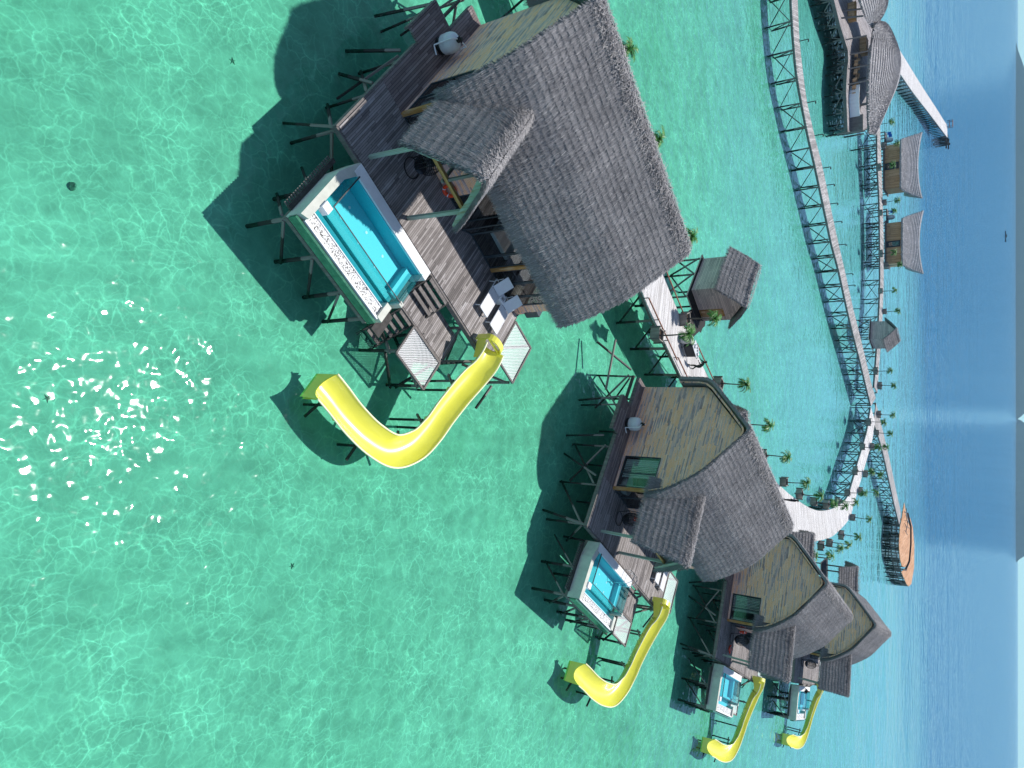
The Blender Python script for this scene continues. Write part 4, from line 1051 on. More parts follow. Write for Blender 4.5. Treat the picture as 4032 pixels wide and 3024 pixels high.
# ------------------------------------------------------------------ planters and palms
def planter_meshes():
    g = MB(); g.prism([(-.42, -.42), (.42, -.42), (.42, .42), (-.42, .42)], -.25, -.2)
    for x0, x1, y0, y1 in ((-.46, .46, -.46, -.38), (-.46, .46, .38, .46), (-.46, -.38, -.379, .379), (.38, .46, -.379, .379)): g.box(x0, x1, y0, y1, -.2, .48)
    a = g.mesh('box', M['planter'])
    g = MB()
    for x, y in ((-.47, -.47), (.47, -.47), (.47, .47), (-.47, .47)): g.box(x - .05, x + .05, y - .05, y + .05, -.3, .55)
    b = g.mesh('corner_posts', M['timber'])
    c = MB().box(-.37, .37, -.37, .37, -.19, .3).mesh('soil', M['soil'])
    return a, b, c
PM = planter_meshes()
def palm_meshes(seed, h=2.3):
    r_ = random.Random(seed); g = MB(); pts = []
    for i in range(9):
        k = i / 8; pts.append(Vector((.05 * math.sin(k * 3 + seed), .05 * math.cos(k * 2 + seed) - .05, k * h)))
    for i, (a, b) in enumerate(zip(pts, pts[1:])): g.beam(a, b, .13 - .006 * i, .13 - .006 * i, 7)
    tr = g.mesh('trunk', M['trunk']); g = MB(); top = pts[-1]
    for i in range(20):
        a = 2 * math.pi * i * .382 + r_.uniform(-.2, .2); el = r_.uniform(-.1, 1.25); L = r_.uniform(.7, 1.05)
        d = Vector((math.cos(a), math.sin(a), 0)); prev = top.copy(); P = [prev]
        for k in range(8):
            e = el - k * r_.uniform(.16, .26); prev = prev + (d * math.cos(e) + Vector((0, 0, math.sin(e)))) * (L / 8); P.append(prev)
        s = Vector((-math.sin(a), math.cos(a), 0))
        for k in range(1, 9):
            for sg in (-1, 1):
                for q in (0, .5):
                    b0 = P[k].lerp(P[k - 1], q); ll = .36 * math.sin(math.pi * min(1, (k - q + 1.2) / 10)) + .05
                    dd = (s * sg + (P[k] - P[k - 1]).normalized() * .9 + Vector((0, 0, r_.uniform(-.45, .15)))).normalized()
                    wv = (P[k] - P[k - 1]).normalized() * .034
                    g.add([b0 - wv, b0 + wv, b0 + dd * ll + Vector((0, 0, -.03))], [(0, 1, 2)])
        for p, q in zip(P, P[1:]): g.beam(p, q, .015)
    return tr, g.mesh('crown', M['leaf'])
PV = [palm_meshes(i, h) for i, h in ((1, 2.3), (2, 2.2), (3, 2.38), (4, 2.28))]
def palm(x, y, label, plabel, dz=0., i=0, hide_planter=False, s=1.):
    if not hide_planter:
        t = thing('planter_box', plabel, 'planter', (x, y, 2.62 + dz), R(i * 37 % 90), 'timber planter boxes')
        for nm, me in zip(('box', 'corner_posts', 'soil'), PM): add_obj(nm, me, t)
    p = thing('potted_palm', label, 'palm', (x, y, 2.93 + dz), R(i * 71), 'small palms along the boardwalks')
    p.scale = (s, s, 1)
    tr, cr = PV[i % 4]; add_obj('trunk', tr, p); add_obj('crown', cr, p)
ORD = ['first', 'second', 'third', 'fourth', 'fifth', 'sixth', 'seventh', 'eighth', 'ninth', 'tenth']
ROWS = [
 ('on the seaward edge of the white apron beyond the standing person', [(11.3, 86.9), (13.6, 94.2), (15.6, 101.9), (17.0, 109.4), (17.6, 117.3), (17.2, 125.0), (14.4, 131.6), (10.9, 138.5), (6.9, 144.9)]),
 ('on the near edge of the curve, counted from the junction', [(11.6, 148.3), (15.9, 141.4), (18.4, 136.4), (21.8, 129.2), (23.1, 120.0), (22.8, 111.6), (22.2, 106.1)]),
 ('beside the start of the straight walk to the round deck', [(5.9, 156.6), (9.3, 153.9)]),
 ('on the front edge of the bungalow boardwalk from the restaurant', [(-49.9, 154.9), (-42.14, 156.6), (-33.64, 158.4), (-25.71, 159.0), (-18.3, 158.6), (-2.47, 152.7)]),
 ('on the back edge of the bungalow boardwalk from the restaurant', [(-47.9, 162.4), (-36.77, 163.8), (-24.3, 166.3), (-14.7, 163.9), (.32, 157.8)]),
 ('on the seaward edge behind the two nearest villas', [(-20.66, 40.9), (-16.32, 45.4), (-10.9, 51.4), (-5.3, 56.4), (.0, 64.5), (4.04, 71.54), (7.6, 78.4)]),
]
k = 0
for desc, pts in ROWS:
    for i, (x, y) in enumerate(pts):
        palm(x, y, '%s small palm %s' % (ORD[i], desc), '%s planter %s' % (ORD[i], desc), i=k); k += 1
palm(-3.69, 50.95, 'small palm over the near edge of the boardwalk in front of the service cart', 'timber planter on the near edge of the boardwalk in front of the service cart', i=k)
palm(20.6, 92.6, 'small palm rising just beyond the right corner of the second villa roof', 'planter hidden by the second villa roof corner', i=k + 1, dz=-.3)
palm(22.3, 101.2, 'small palm rising beside the thatch of the hut behind the third villa', 'planter beside the hut behind the third villa', i=k + 2, dz=-.3)

# ------------------------------------------------------------------ lamp posts on the long boardwalk
LP = [(-43.1, 95.6), (-36.61, 99.5), (-33.6, 104.0), (-30.34, 108.7), (-28.5, 111.2), (-26.3, 113.6), (-24.2, 116.6), (-21.3, 119.8), (-17.5, 125.3), (-15.9, 127.2), (-12.5, 131.7), (-6.3, 141.4)]
lm = MB().beam((0, 0, -.3), (0, 0, .95), .09).mesh('post', M['dark_timber']); ln = MB().beam((0, -.03, .98), (.3, -.03, .98), .1).box(.2, .36, -.1, .05, .88, .94).mesh('lamp_head', M['dark_timber'])
for i, (x, y) in enumerate(LP):
    t = thing('lamp_post', '%s low lamp post from the top edge along the long boardwalk' % (ORD[i] if i < 10 else ['eleventh', 'twelfth'][i - 10]), 'lamp post', (x, y, 2.5), R(40 + i * 3), 'low lamp posts'); add_obj('post', lm, t); add_obj('lamp_head', ln, t)

# ------------------------------------------------------------------ round deck at the end of the straight walk
t = thing('round_deck', 'orange timber deck with pointed oval shape at the end of the straight boardwalk', 'deck', (36, 197, 2.5))
o3 = (36, 197, 2.5)
g = MB(o3); g.prism([(x, y) for x, y in [(31.3, 190.5), (32.8, 187.6), (36.3, 185.6), (39.8, 187.2), (42.4, 190.6), (43.9, 196.7), (43.3, 203.4), (40.0, 206), (36.0, 206), (31.8, 199), (28.2, 195)]], 2.62, 2.75); g.build('upper_deck', M['orange_deck'], t)
g = MB(o3); g.prism([(44.2, 192.5), (49.3, 202.3), (50.8, 206.4), (51.4, 212.0), (48.5, 218), (42.5, 218.5), (37.3, 215), (34.0, 209.5), (38, 206.3), (42.0, 206.1), (45, 201)], 2.3, 2.42); g.build('lower_deck', M['orange_deck'], t)
g = MB(o3); ch = [(31.5, 200.5), (35.8, 206.9), (40.2, 206.9), (43.9, 203.7), (44.6, 196.6), (43.0, 190.2)]
for a, b in zip(ch, ch[1:]): g.beam((*a, 2.85), (*b, 2.85), .25, .35)
g.build('bench_rail', M['dark_timber'], t)
rr = random.Random(4)
for i in range(46):
    if i < 26:
        e = [(31.3, 190.5), (32.8, 187.6), (36.3, 185.6), (39.8, 187.2), (42.4, 190.6), (44.5, 193.5)]; f_ = i / 26 * 5; j = int(f_); q = Vector(e[j]).lerp(Vector(e[j + 1]), f_ - j)
    else:
        e = [(44.2, 192.8), (49.2, 202.3), (50.7, 206.4), (51.2, 212.0), (48.5, 217.8)]; f_ = (i - 26) / 20 * 4; j = int(f_); q = Vector(e[j]).lerp(Vector(e[j + 1]), f_ - j)
    stick('pile', UNITP, (q.x - 36 + rr.uniform(-.3, .3), q.y + .2 - 197, -4.2), (q.x - 36, q.y + .2 - 197, -.15), .24, t)
for i in range(30):
    x, y = rr.uniform(33, 47), rr.uniform(190, 210); stick('pile', UNITP, (x - 36, y - 197, -4.2), (x - 36, y - 197, -.1), .26, t)
for i, (a, b) in enumerate([((31.3, 190.5), (36.3, 185.6)), ((36.3, 185.6), (42.4, 190.6)), ((42.4, 190.6), (49.3, 202.3))]):
    for zz in (1.9, .9): stick('brace', UNITD, (a[0] - 36, a[1] + .1 - 197, zz - 2.5), (b[0] - 36, b[1] + .1 - 197, zz - 2.5), .16, t)
# heap of loose timber
rr = random.Random(9)
for i in range(9):
    x = 30.6 + i * .55; y = 194.5 + rr.uniform(-1.8, 4.5); a = rr.uniform(.6, 2.4); L = rr.uniform(2, 4.2)
    lab = ['short pale', 'long pale', 'short brown', 'long brown', 'split grey', 'long grey', 'bent brown', 'thin pale', 'thick grey'][i] + ' loose timber in the heap at the landward end of the orange deck'
    g = MB((x, y, 2.85)); g.beam((x - math.cos(a) * L / 2, y - math.sin(a) * L / 2, 2.86 + .05 * i), (x + math.cos(a) * L / 2, y + math.sin(a) * L / 2, 2.95 + .06 * i), .16, .16, 6)
    o = g.build('loose_timber', M['timber']); o.location = (x, y, 2.85); o['label'] = lab; o['category'] = 'timber'; o['group'] = 'loose timbers'

# ------------------------------------------------------------------ restaurant: curved thatch canopies over a deck
t = thing('restaurant', 'open restaurant deck on stilts under a large curved leaf-shaped thatched canopy', 'restaurant', (-50, 133, 0))
rest = t; o3 = (-50, 133, 0)
g = MB(o3); g.prism([(-40.5, 126.4), (-44.6, 140), (-47.7, 148.3), (-60, 156), (-69, 153), (-74, 140), (-70, 118), (-66, 105), (-57.3, 105), (-57.1, 115.6), (-55.1, 120.3), (-53.6, 126.6), (-51.9, 126.9), (-50.2, 126.0), (-46.5, 125.1)][::-1], 2.34, 2.5)
g.f = [tuple(reversed(f)) for f in g.f]; g.build('deck', M['walk' if 0 else 'walkold'], rest)
# give the restaurant deck its own planking in object space
M['rdeck'] = mat_planks('restaurant_deck_boards', 1, 0, 3, .2, [(0, (.22, .20, .20)), (.5, (.34, .31, .31)), (1, (.46, .43, .43))], stain=.4)
[c for c in rest.children if c.name.startswith('deck')][0].data.materials[0] = M['rdeck']
g = MB(o3); ed = [(-57.3, 110), (-57.1, 115.6), (-55.1, 120.3), (-53.6, 126.5), (-51.9, 126.8), (-50.2, 125.9), (-46.5, 125.0), (-40.5, 126.3), (-44.6, 140), (-47.7, 148.3)]
for a, b in zip(ed, ed[1:]): g.beam((*a, 2.3), (*b, 2.3), .2, .5)
g.build('edge_beam', M['timber'], rest)
rr = random.Random(6)
for a, b in zip(ed, ed[1:]):
    n = max(1, int((Vector(b) - Vector(a)).length / 2.2))
    for k in range(n):
        q = Vector(a).lerp(Vector(b), k / n) - Vector((50 * -1, 133)); q2 = Vector(a).lerp(Vector(b), min(1, (k + 1) / n)) - Vector((-50, 133))
        stick('pile', UNITP, (q.x + rr.uniform(-.2, .2), q.y + .3, -1.7), (q.x, q.y + .3, 2.2), .24, rest)
        stick('brace', UNITB, (q.x, q.y + .1, 2.1), (q2.x, q2.y + .1, .3), .14, rest)
        stick('brace', UNITB, (q2.x, q2.y + .15, 2.1), ((q.x + q2.x) / 2, (q.y + q2.y) / 2 + .15, -.2), .12, rest)
for i in range(40):
    x, y = rr.uniform(-68, -42), rr.uniform(128, 150); stick('pile', UNITP, (x + 50, y - 133, -1.7), (x + 50, y - 133, 2.3), .26, rest)
def ray_pt(X, Y, z):
    a = Y - 1512; b = X - 2016; d = (a, b * s_ + F_PX * c_, b * c_ - F_PX * s_); k = (z - 25) / d[2]; return Vector((d[0] * k, d[1] * k, z))
def canopy(name_parent, rim, ridge, n, w, seed):
    """rim and ridge: lists of world points, both from one tip to the other"""
    fr_, _ = curve_eval(smooth_curve(rim, 6)); fd, _ = curve_eval(smooth_curve(ridge, 6))
    def near(s, t):
        p, q = fd(t), fr_(t); k = p.lerp(q, s); k.z += .9 * math.sin(math.pi * s) * (p.z - q.z) * .22; return k
    def far(s, t):
        p = fd(t); q = p + (p - fr_(t)) * .55; q.z = 5.4; k = p.lerp(q, s); k.z += .2 * math.sin(math.pi * s) * (p.z - q.z); return k
    g = MB((-50, 133, 0)); r_ = random.Random(seed)
    thatch_side(g, None, near, 17, 34, 13, thick=.5, rnd=r_, blen=.9, bw=.15, lift=.10, step=.12, up=True)
    thatch_side(g, None, far, 6, 30, 4, thick=.5, rnd=r_, blen=.9, bw=.15, lift=.10, step=.12, up=True)
    g.build('canopy', M['thatch_grey'], name_parent)
# measured on the near rim and along the crest, in metres
rim1 = [Vector(p) for p in [(-60.2, 135.4, 5.5), (-58.6, 131.6, 5.4), (-54.8, 129.8, 5.3), (-50.4, 128.0, 5.2), (-47.6, 127.7, 5.2), (-41.8, 127.9, 5.2), (-40.0, 128.6, 5.2)]]
crest1 = [Vector(p) for p in [(-61.5, 137.5, 5.9), (-63.5, 143.0, 7.2), (-61.2, 147.5, 8.0), (-57.8, 146.2, 8.4), (-52.0, 143.0, 8.2), (-46.0, 137.5, 7.4), (-41.2, 130.6, 6.0)]]
def rc(px, z): return ray_pt(3000 + px[0] / 2.765, px[1] / 2.765, z)
rim1 = [rc(p, z) for p, z in [((1240, 250), 6.2), ((1215, 400), 5.4), ((1190, 520), 5.3), ((1172, 750), 5.2), ((1165, 950), 5.2), ((1170, 1200), 5.2), ((1180, 1445), 5.2)]]
crest1 = [rc(p, z) for p, z in [((1290, 232), 6.2), ((1378, 270), 7.2), ((1480, 480), 8.0), ((1515, 650), 8.1), ((1490, 860), 8.0), ((1400, 1100), 7.4), ((1235, 1462), 5.6)]]
canopy(rest, rim1, crest1, 0, 0, 3)
for p in [(1130, 380), (1170, 545), (1155, 700), (1150, 870), (1165, 1110)]:
    q = ray_pt(3000 + p[0] / 2.765, p[1] / 2.765, 5.2); stick('post', UNIT, (q.x + 50 + .5, q.y - 133 - 1.2, 2.5), (q.x + 50, q.y - 133 + .3, 5.3), .2, rest)
for p in [(1400, 500), (1350, 800), (1300, 1100)]:
    q = ray_pt(3000 + p[0] / 2.765, p[1] / 2.765, 7.0); stick('post', UNIT, (q.x + 50, q.y - 133, 2.5), (q.x + 50, q.y - 133, 5.2), .25, rest)
g = MB(o3); g.box(-43.6, -41.0, 128.6, 129.0, 2.503, 4.4); g.build('end_screen', M['timber'], rest)
cw = thing('bar_counter', 'curved white bar wall under the restaurant canopy tip', 'bar', (-45.5, 130, 2.5))
g = MB(); pr_ = [(-2.9 + 5 * i / 8, -1.4 - .8 * math.sin(math.pi * i / 8)) for i in range(9)]
for a, b in zip(pr_, pr_[1:]): g.beam((*a, .75), (*b, .75), .2, 1.45)
g.build('wall', M['plastic_white'], cw); MB().lathe([(.9, 0), (1.0, .9), (1.15, .95), (1.15, 1.0)], -.5, .4, 16).build('counter', M['orange_timber'], cw)
# tables and chairs of warm wood below the canopy
def rtable(i, x, y, lab):
    t = thing('dining_table', lab, 'table', (x, y, 2.5), R(i * 23), 'restaurant tables')
    MB().box(-.8, .8, -.45, .45, .70, .76).build('tabletop', M['bung'], t)
    for sx in (-.7, .7):
        for sy in (-.35, .35): stick('leg', UNIT, (sx, sy, 0), (sx, sy, .7), .07, t)
def rchair(x, y, rz, lab):
    t = thing('dining_chair', lab, 'chair', (x, y, 2.5), rz, 'restaurant chairs')
    MB().box(-.24, .24, -.24, .24, .42, .47).build('seat', M['bung'], t); MB().box(-.24, .24, .2, .25, .471, .95).build('backrest', M['bung'], t)
    for sx in (-.2, .2):
        for sy in (-.2, .2): stick('leg', UNITD, (sx, sy, 0), (sx, sy, .42), .05, t)
tp = [(1040, 660), (1035, 760), (1030, 850), (1020, 930), (1015, 1010), (1040, 1060)]
for i, p in enumerate(tp):
    q = ray_pt(3000 + p[0] / 2.765, p[1] / 2.765, 3.2); nm = ORD[i] + ' table from the first canopy post in the restaurant row'
    rtable(i, q.x, q.y, nm)
    for j, (dx, dy) in enumerate([(-.5, -.8), (.5, -.8), (-.5, .8), (.5, .8)]): rchair(q.x + dx, q.y + dy, 0 if dy > 0 else math.pi, ['left seaward', 'right seaward', 'left landward', 'right landward'][j] + ' chair at the %s restaurant table' % ORD[i])
t = thing('cabinet', 'orange wooden cabinet under the canopy at the top edge', 'cabinet', tuple(ray_pt(3340, 52, 2.5)))
MB().box(-1.4, 1.4, -.5, .5, 0, 1.1).box(-1.5, 1.5, -.55, .55, 1.1, 1.16).build('body', M['orange_timber'], t)
for i in range(2): MB().box(-1.3 + 1.4 * i, -.05 + 1.3 * i, -.53, -.501, .1, 1.0).build('door', M['bung'], t)
t = thing('buffet_counter', 'pale wood buffet counter behind the first canopy post', 'counter', tuple(ray_pt(3000 + 1075 / 2.765, 515 / 2.765, 2.5)))
MB().box(-1.3, 1.3, -1.0, 1.0, 0, 1.0).box(-1.4, 1.4, -1.1, 1.1, 1.0, 1.06).build('body', M['bung'], t)
# second canopy running out of the picture
rs2 = thing('canopy_pavilion', 'second curved thatched canopy beside the restaurant, cut by the top edge', 'pavilion', (-50, 133, 0))
rim2 = [rc(p, z) for p, z in [((1000, -330), 5.3), ((1040, -140), 5.3), ((1070, 0), 5.3), ((1110, 120), 5.3), ((1150, 225), 5.3), ((1205, 290), 5.4)]]
crest2 = [rc(p, z) for p, z in [((1330, -420), 8.0), ((1370, -200), 8.2), ((1378, 0), 8.0), ((1345, 120), 7.5), ((1290, 215), 6.6), ((1235, 292), 5.7)]]
canopy(rs2, rim2, crest2, 0, 0, 8)
for p in [(1080, 160), (1090, 80)]:
    q = ray_pt(3000 + p[0] / 2.765, p[1] / 2.765, 5.2); stick('post', UNIT, (q.x + 50, q.y - 133 - .6, 2.5), (q.x + 50, q.y - 133 + .6, 5.4), .2, rs2)

# ------------------------------------------------------------------ spa bungalows with saddle roofs
def bungalow(x, y, w, label, rz=0, door=.52):
    t = thing('spa_bungalow', label, 'bungalow', (x, y, 2.5), rz, 'spa bungalows')
    a = w * (door - .09); b = w * (door + .07)
    MB().box(0, a, 0, .15, 0, 3.2).box(b, w, 0, .15, 0, 3.2).box(a, b, 0, .14, 2.6, 3.2).build('front_wall', M['bung'], t)
    MB().box(0, .15, .151, 5, 0, 3.2).box(w - .15, w, .151, 5, 0, 3.2).box(.15, w - .15, 4.85, 5, 0, 3.2).build('side_wall', M['bung'], t)
    d = MB().box(a + .01, b - .01, .03, .09, 0, 2.59).build('door', M['frame'], t); MB().box(a + .3, b - .3, .015, .028, .3, 2.3).build('pane', M['glass'], d)
    MB().box(-.4, w + .4, -1.0, 5.4, -.2, -.005).build('platform', M['timber'], t)
    r_ = random.Random(int(w * 10)); g = MB()
    def near(s, t2):
        ex = 1.7 * (1 - s) + .5; X = -ex + (w + 2 * ex) * t2; q = 2 * t2 - 1
        return Vector((X, 2.6 - 3.3 * s, 6.1 * (1 - s) + 3.1 * s + (.75 * q * q - .3) * (1 - s) - .3 * math.sin(math.pi * s)))
    def far(s, t2):
        p = near(s, t2); return Vector((p.x, 2.6 + 3.3 * s, p.z))
    thatch_side(g, None, near, 13, 20, 14, thick=.35, rnd=r_, blen=.6, bw=.14, lift=.10, step=.10, up=True)
    thatch_side(g, None, far, 8, 16, 6, thick=.35, rnd=r_, blen=.6, bw=.14, lift=.10, step=.10, up=True)
    g.build('roof', M['thatch_silver'], t)
    for i in range(5):
        for yy in (-.8, 2.5, 5): stick('pile', UNITP, (i * w / 4 + r_.uniform(-.2, .2), yy, -4.2), (i * w / 4, yy, -.2), .22, t)
        if i < 4:
            stick('brace', UNITB, (i * w / 4, -.9, -.3), ((i + 1) * w / 4, -.9, -2.4), .13, t); stick('brace', UNITB, ((i + 1) * w / 4, -.9, -.3), (i * w / 4, -.9, -2.4), .13, t)
    # service platform with barrel and blue tray
    MB().box(-3.2, -.5, .8, 3.2, -.2, .0).build('side_platform', M['timber'], t)
    for xx, yy in ((-3.1, .9), (-3.1, 3.1), (-1.8, .9)): stick('pile', UNITP, (xx, yy, -4.2), (xx, yy, -.2), .2, t)
    return t
bungalow(-48.85, 165.9, 8.9, 'saddle-roofed tan bungalow nearer the restaurant, blue trays beside it', door=.5)
bungalow(-33.4, 168.3, 8.5, 'saddle-roofed tan bungalow farther from the restaurant, dark open doorway', door=.53)
for x, y, lab in ((-50.4, 167.6, 'grey barrel beside the bungalow nearer the restaurant'), (-34.9, 170, 'grey barrel beside the bungalow farther from the restaurant')):
    o = MB().lathe([(.4, 0), (.5, .2), (.52, .6), (.5, 1.0), (.35, 1.25), (.15, 1.35)], n=16).build('barrel', M['tankgrey'], None, True); o.location = (x, y, 2.51); o['label'] = lab; o['category'] = 'barrel'; o['group'] = 'grey barrels'
for x, y, lab in ((-51.5, 168.4, 'blue plastic chair by the restaurant-side barrel, nearer the sea'), (-51.6, 167.0, 'blue plastic chair by the restaurant-side barrel, nearer the walkway'), (-36.2, 170.8, 'blue plastic chair beside the farther bungalow')):
    t = thing('plastic_chair', lab, 'chair', (x, y, 2.5), .3, 'blue plastic chairs')
    MB().box(-.28, .28, -.28, .28, .4, .45).build('seat', M['blue'], t); MB().box(-.28, .28, .25, .3, .451, 1.0).build('backrest', M['blue'], t)
    for sx in (-.25, .25):
        for sy in (-.25, .25): stick('leg', MB().beam((0, 0, 0), (0, 0, 1), 1, 1).mesh('leg', M['blue']), (sx, sy, 0), (sx, sy, .4), .06, t)

# mooring posts at the jetty head and orange hut-box
rr = random.Random(2)
for i, (a, b) in enumerate([(1965, 1500), (1990, 1525), (1975, 1560), (2000, 1570)]):
    q = ray_pt(3000 + a / 2.765, b / 2.765, .6); t = thing('mooring_dolphin', ['mooring post cluster closest to the jetty head', 'dark mooring post cluster with a cross beam', 'left mooring post cluster off the jetty head', 'outermost mooring post cluster off the jetty head'][i], 'mooring post', (q.x, q.y, 0), 0, 'mooring posts')
    for j in range(3): stick('post', UNITD, (rr.uniform(-.6, .6), rr.uniform(-.6, .6), -3), (rr.uniform(-.4, .4), rr.uniform(-.4, .4), 2.2), .45, t)
    stick('cross_beam', UNITD, (-2.0, 0, 1.6), (2.2, 0, 1.6), .5, t)
t = thing('kiosk', 'small red-brown kiosk frame on the seaward corner of the jetty head', 'kiosk', tuple(ray_pt(3728, 490, 2.5)))
for z_ in (1.9, .8): MB().box(-1.2, 1.2, -1, 1, z_, z_ + .12).build('shelf', M['red_timber'], t)
for sx in (-1.1, 1.1):
    for sy in (-.9, .9): stick('post', UNITD, (sx, sy, 0), (sx, sy, 1.9), .14, t)

# ------------------------------------------------------------------ far boat with its wake
bx, by = -341, 2026
t = thing('outrigger_boat', 'tiny dark outrigger boat far out on the blue sea with a white wake', 'boat', (bx, by, 0), R(4))
g = MB(); sec_ = [(-12, .1, 1.4), (-9, 1.2, .9), (-3, 1.7, .7), (4, 1.7, .7), (9, 1.2, .9), (13, .1, 1.9)]
vs = []
for x, w, z in sec_: vs += [(x, -w, z + .6), (x, 0, -.4), (x, w, z + .6)]
g.add(vs, [(3 * i, 3 * i + 3, 3 * i + 4, 3 * i + 1) for i in range(5)] + [(3 * i + 1, 3 * i + 4, 3 * i + 5, 3 * i + 2) for i in range(5)] + [(3 * i + 2, 3 * i + 5, 3 * i + 3, 3 * i) for i in range(5)])
g.build('hull', M['black'], t); MB().box(-4, 3, -1.3, 1.3, 1.3, 3.2).box(-4.4, 3.4, -1.5, 1.5, 3.2, 3.4).build('cabin', M['dark_timber'], t)
for sy in (-4, 4): MB().beam((-6, sy, .2), (7, sy, .2), .35, .35, 6).build('outrigger', M['dark_timber'], t)
MB().beam((-3, -4, 1.2), (-3, 4, 1.2), .25).beam((4, -4, 1.2), (4, 4, 1.2), .25).build('cross_pole', M['dark_timber'], t)
g = MB(); g.add([(-13, -1.2, .06), (-13, 1.2, .06), (-30, 2.6, .06), (-30, -2.6, .06)], [(0, 1, 2, 3)]); o = g.build('wake', M['plastic_white']); o.location = (bx, by, 0); o['kind'] = 'stuff'; o['label'] = 'white foam wake behind the tiny far boat'; o['category'] = 'wake'; o.rotation_euler = (0, 0, R(4))

# ------------------------------------------------------------------ starfish and reef rocks on the sand
for i, (X, Y, lab) in enumerate([(187, 1568, 'dark starfish on the sand among the brightest sun glints'), (1150, 2228, 'dark starfish on the sand in the lower middle of the lagoon'), (915, 240, 'small dark starfish on the sand near the top, left of the big shadow')]):
    q = ray_pt(X, Y, -.79); g = MB(); vs = [(0, 0, .08)]
    for k in range(10):
        a = math.pi * k / 5 + i; r_ = .17 if k % 2 == 0 else .05; vs.append((r_ * math.cos(a), r_ * math.sin(a), .0))
    g.add(vs, [(0, 1 + k, 1 + (k + 1) % 10) for k in range(10)]); o = g.build('starfish', M['rock']); o.location = q; o['label'] = lab; o['category'] = 'starfish'
for i, (X, Y, lab, s) in enumerate([(283, 735, 'dark sunken rock clump on the sand left of the pool', .15)]):
    q = ray_pt(X, Y, -.79); g = MB(); r_ = random.Random(i); g.lathe([(s * r_.uniform(.8, 1), 0), (s, .08), (s * .7, .2), (s * .3, .28)], n=9)
    o = g.build('sunken_rock', M['rock']); o.location = q; o.scale = (1, .6, 1); o['label'] = lab; o['category'] = 'rock'

# ------------------------------------------------------------------ people
def person(loc, rz, label, J, top_mat, head_mat, hair='scarf'):
    FAT = 1.25
    """J: joint dict in metres, person facing +y"""
    t = thing('person', label, 'person', loc, rz)
    names = ['pelvis', 'waist', 'chest', 'neck', 'headb', 'headt', 'shL', 'elL', 'wrL', 'palmL', 'shR', 'elR', 'wrR', 'palmR', 'hipL', 'knL', 'anL', 'toeL', 'hipR', 'knR', 'anR', 'toeR']
    rad = dict(pelvis=.15, waist=.125, chest=.15, neck=.055, headb=.085, headt=.09, shL=.065, shR=.065, elL=.045, elR=.045, wrL=.028, wrR=.028, palmL=.034, palmR=.034, hipL=.095, hipR=.095, knL=.06, knR=.06, anL=.042, anR=.042, toeL=.035, toeR=.035)
    vs = [J[n] for n in names]; ix = {n: i for i, n in enumerate(names)}
    E_ = [('pelvis', 'waist'), ('waist', 'chest'), ('chest', 'neck'), ('neck', 'headb'), ('headb', 'headt'), ('chest', 'shL'), ('shL', 'elL'), ('elL', 'wrL'), ('wrL', 'palmL'), ('chest', 'shR'), ('shR', 'elR'), ('elR', 'wrR'), ('wrR', 'palmR'), ('pelvis', 'hipL'), ('hipL', 'knL'), ('knL', 'anL'), ('anL', 'toeL'), ('pelvis', 'hipR'), ('hipR', 'knR'), ('knR', 'anR'), ('anR', 'toeR')]
    ed = [(ix[a], ix[b]) for a, b in E_]; rr_ = [rad[n] * (FAT if n[:2] not in ('wr', 'pa') else 1) for n in names]
    for sd in 'LR':      # fingers
        pm, wr = Vector(J['palm' + sd]), Vector(J['wr' + sd]); d = (pm - wr).normalized(); s = d.cross(Vector((0, 1, .3))).normalized()
        for k, (o_, L) in enumerate([(-.03, .07), (-.01, .08), (.01, .075), (.03, .06), (.045, .05)]):
            st = pm + s * o_ * (.9) - (d * .03 if k == 4 else Vector()); m_ = st + d * L * .55 + s * (.03 if k == 4 else 0); e_ = m_ + (d * .6 + Vector((0, .0, -.5))).normalized() * L * .5
            b = len(vs); vs += [tuple(m_), tuple(e_)]; ed += [(ix['palm' + sd], b), (b, b + 1)]; rr_ += [.009, .008]
    me = bpy.data.meshes.new('body'); me.from_pydata(vs, ed, []); me.materials.append(top_mat)
    o = add_obj('body', me, t); sk = o.modifiers.new('Skin', 'SKIN')
    for i, r_ in enumerate(rr_):
        me.skin_vertices[0].data[i].radius = (r_, r_ * (.75 if i in (0, 1, 2) else 1)); me.skin_vertices[0].data[i].use_root = (i == 0)
    sb = o.modifiers.new('Sub', 'SUBSURF'); sb.levels = 1; sb.render_levels = 2
    hb = Vector(J['headb']).lerp(Vector(J['headt']), .6)
    g = MB(); g.lathe([(.02, -.13), (.075, -.09), (.10, 0), (.095, .07), (.05, .13), (.01, .14)], 0, 0, 14); h = g.build('scarf' if hair == 'scarf' else 'hair', head_mat, t, True); h.location = hb + Vector((0, -.02, .01)); h.scale = (1, 1.15, 1.05)
    g = MB(); g.lathe([(.01, -.10), (.05, -.08), (.07, -.01), (.06, .05), (.01, .09)], 0, 0, 12).beam((0, .07, .0), (0, .09, -.02), .02); f = g.build('face', M['skin'], t, True); f.location = hb + Vector((0, .055, 0))
    g = MB(); g.lathe([(.009, -.01), (.012, 0), (.009, .01)], -.025, .063, 6).lathe([(.009, -.01), (.012, 0), (.009, .01)], .025, .063, 6).box(-.02, .02, .06, .066, -.055, -.048); g.build('eyes_and_mouth', M['black'], f)
    return t
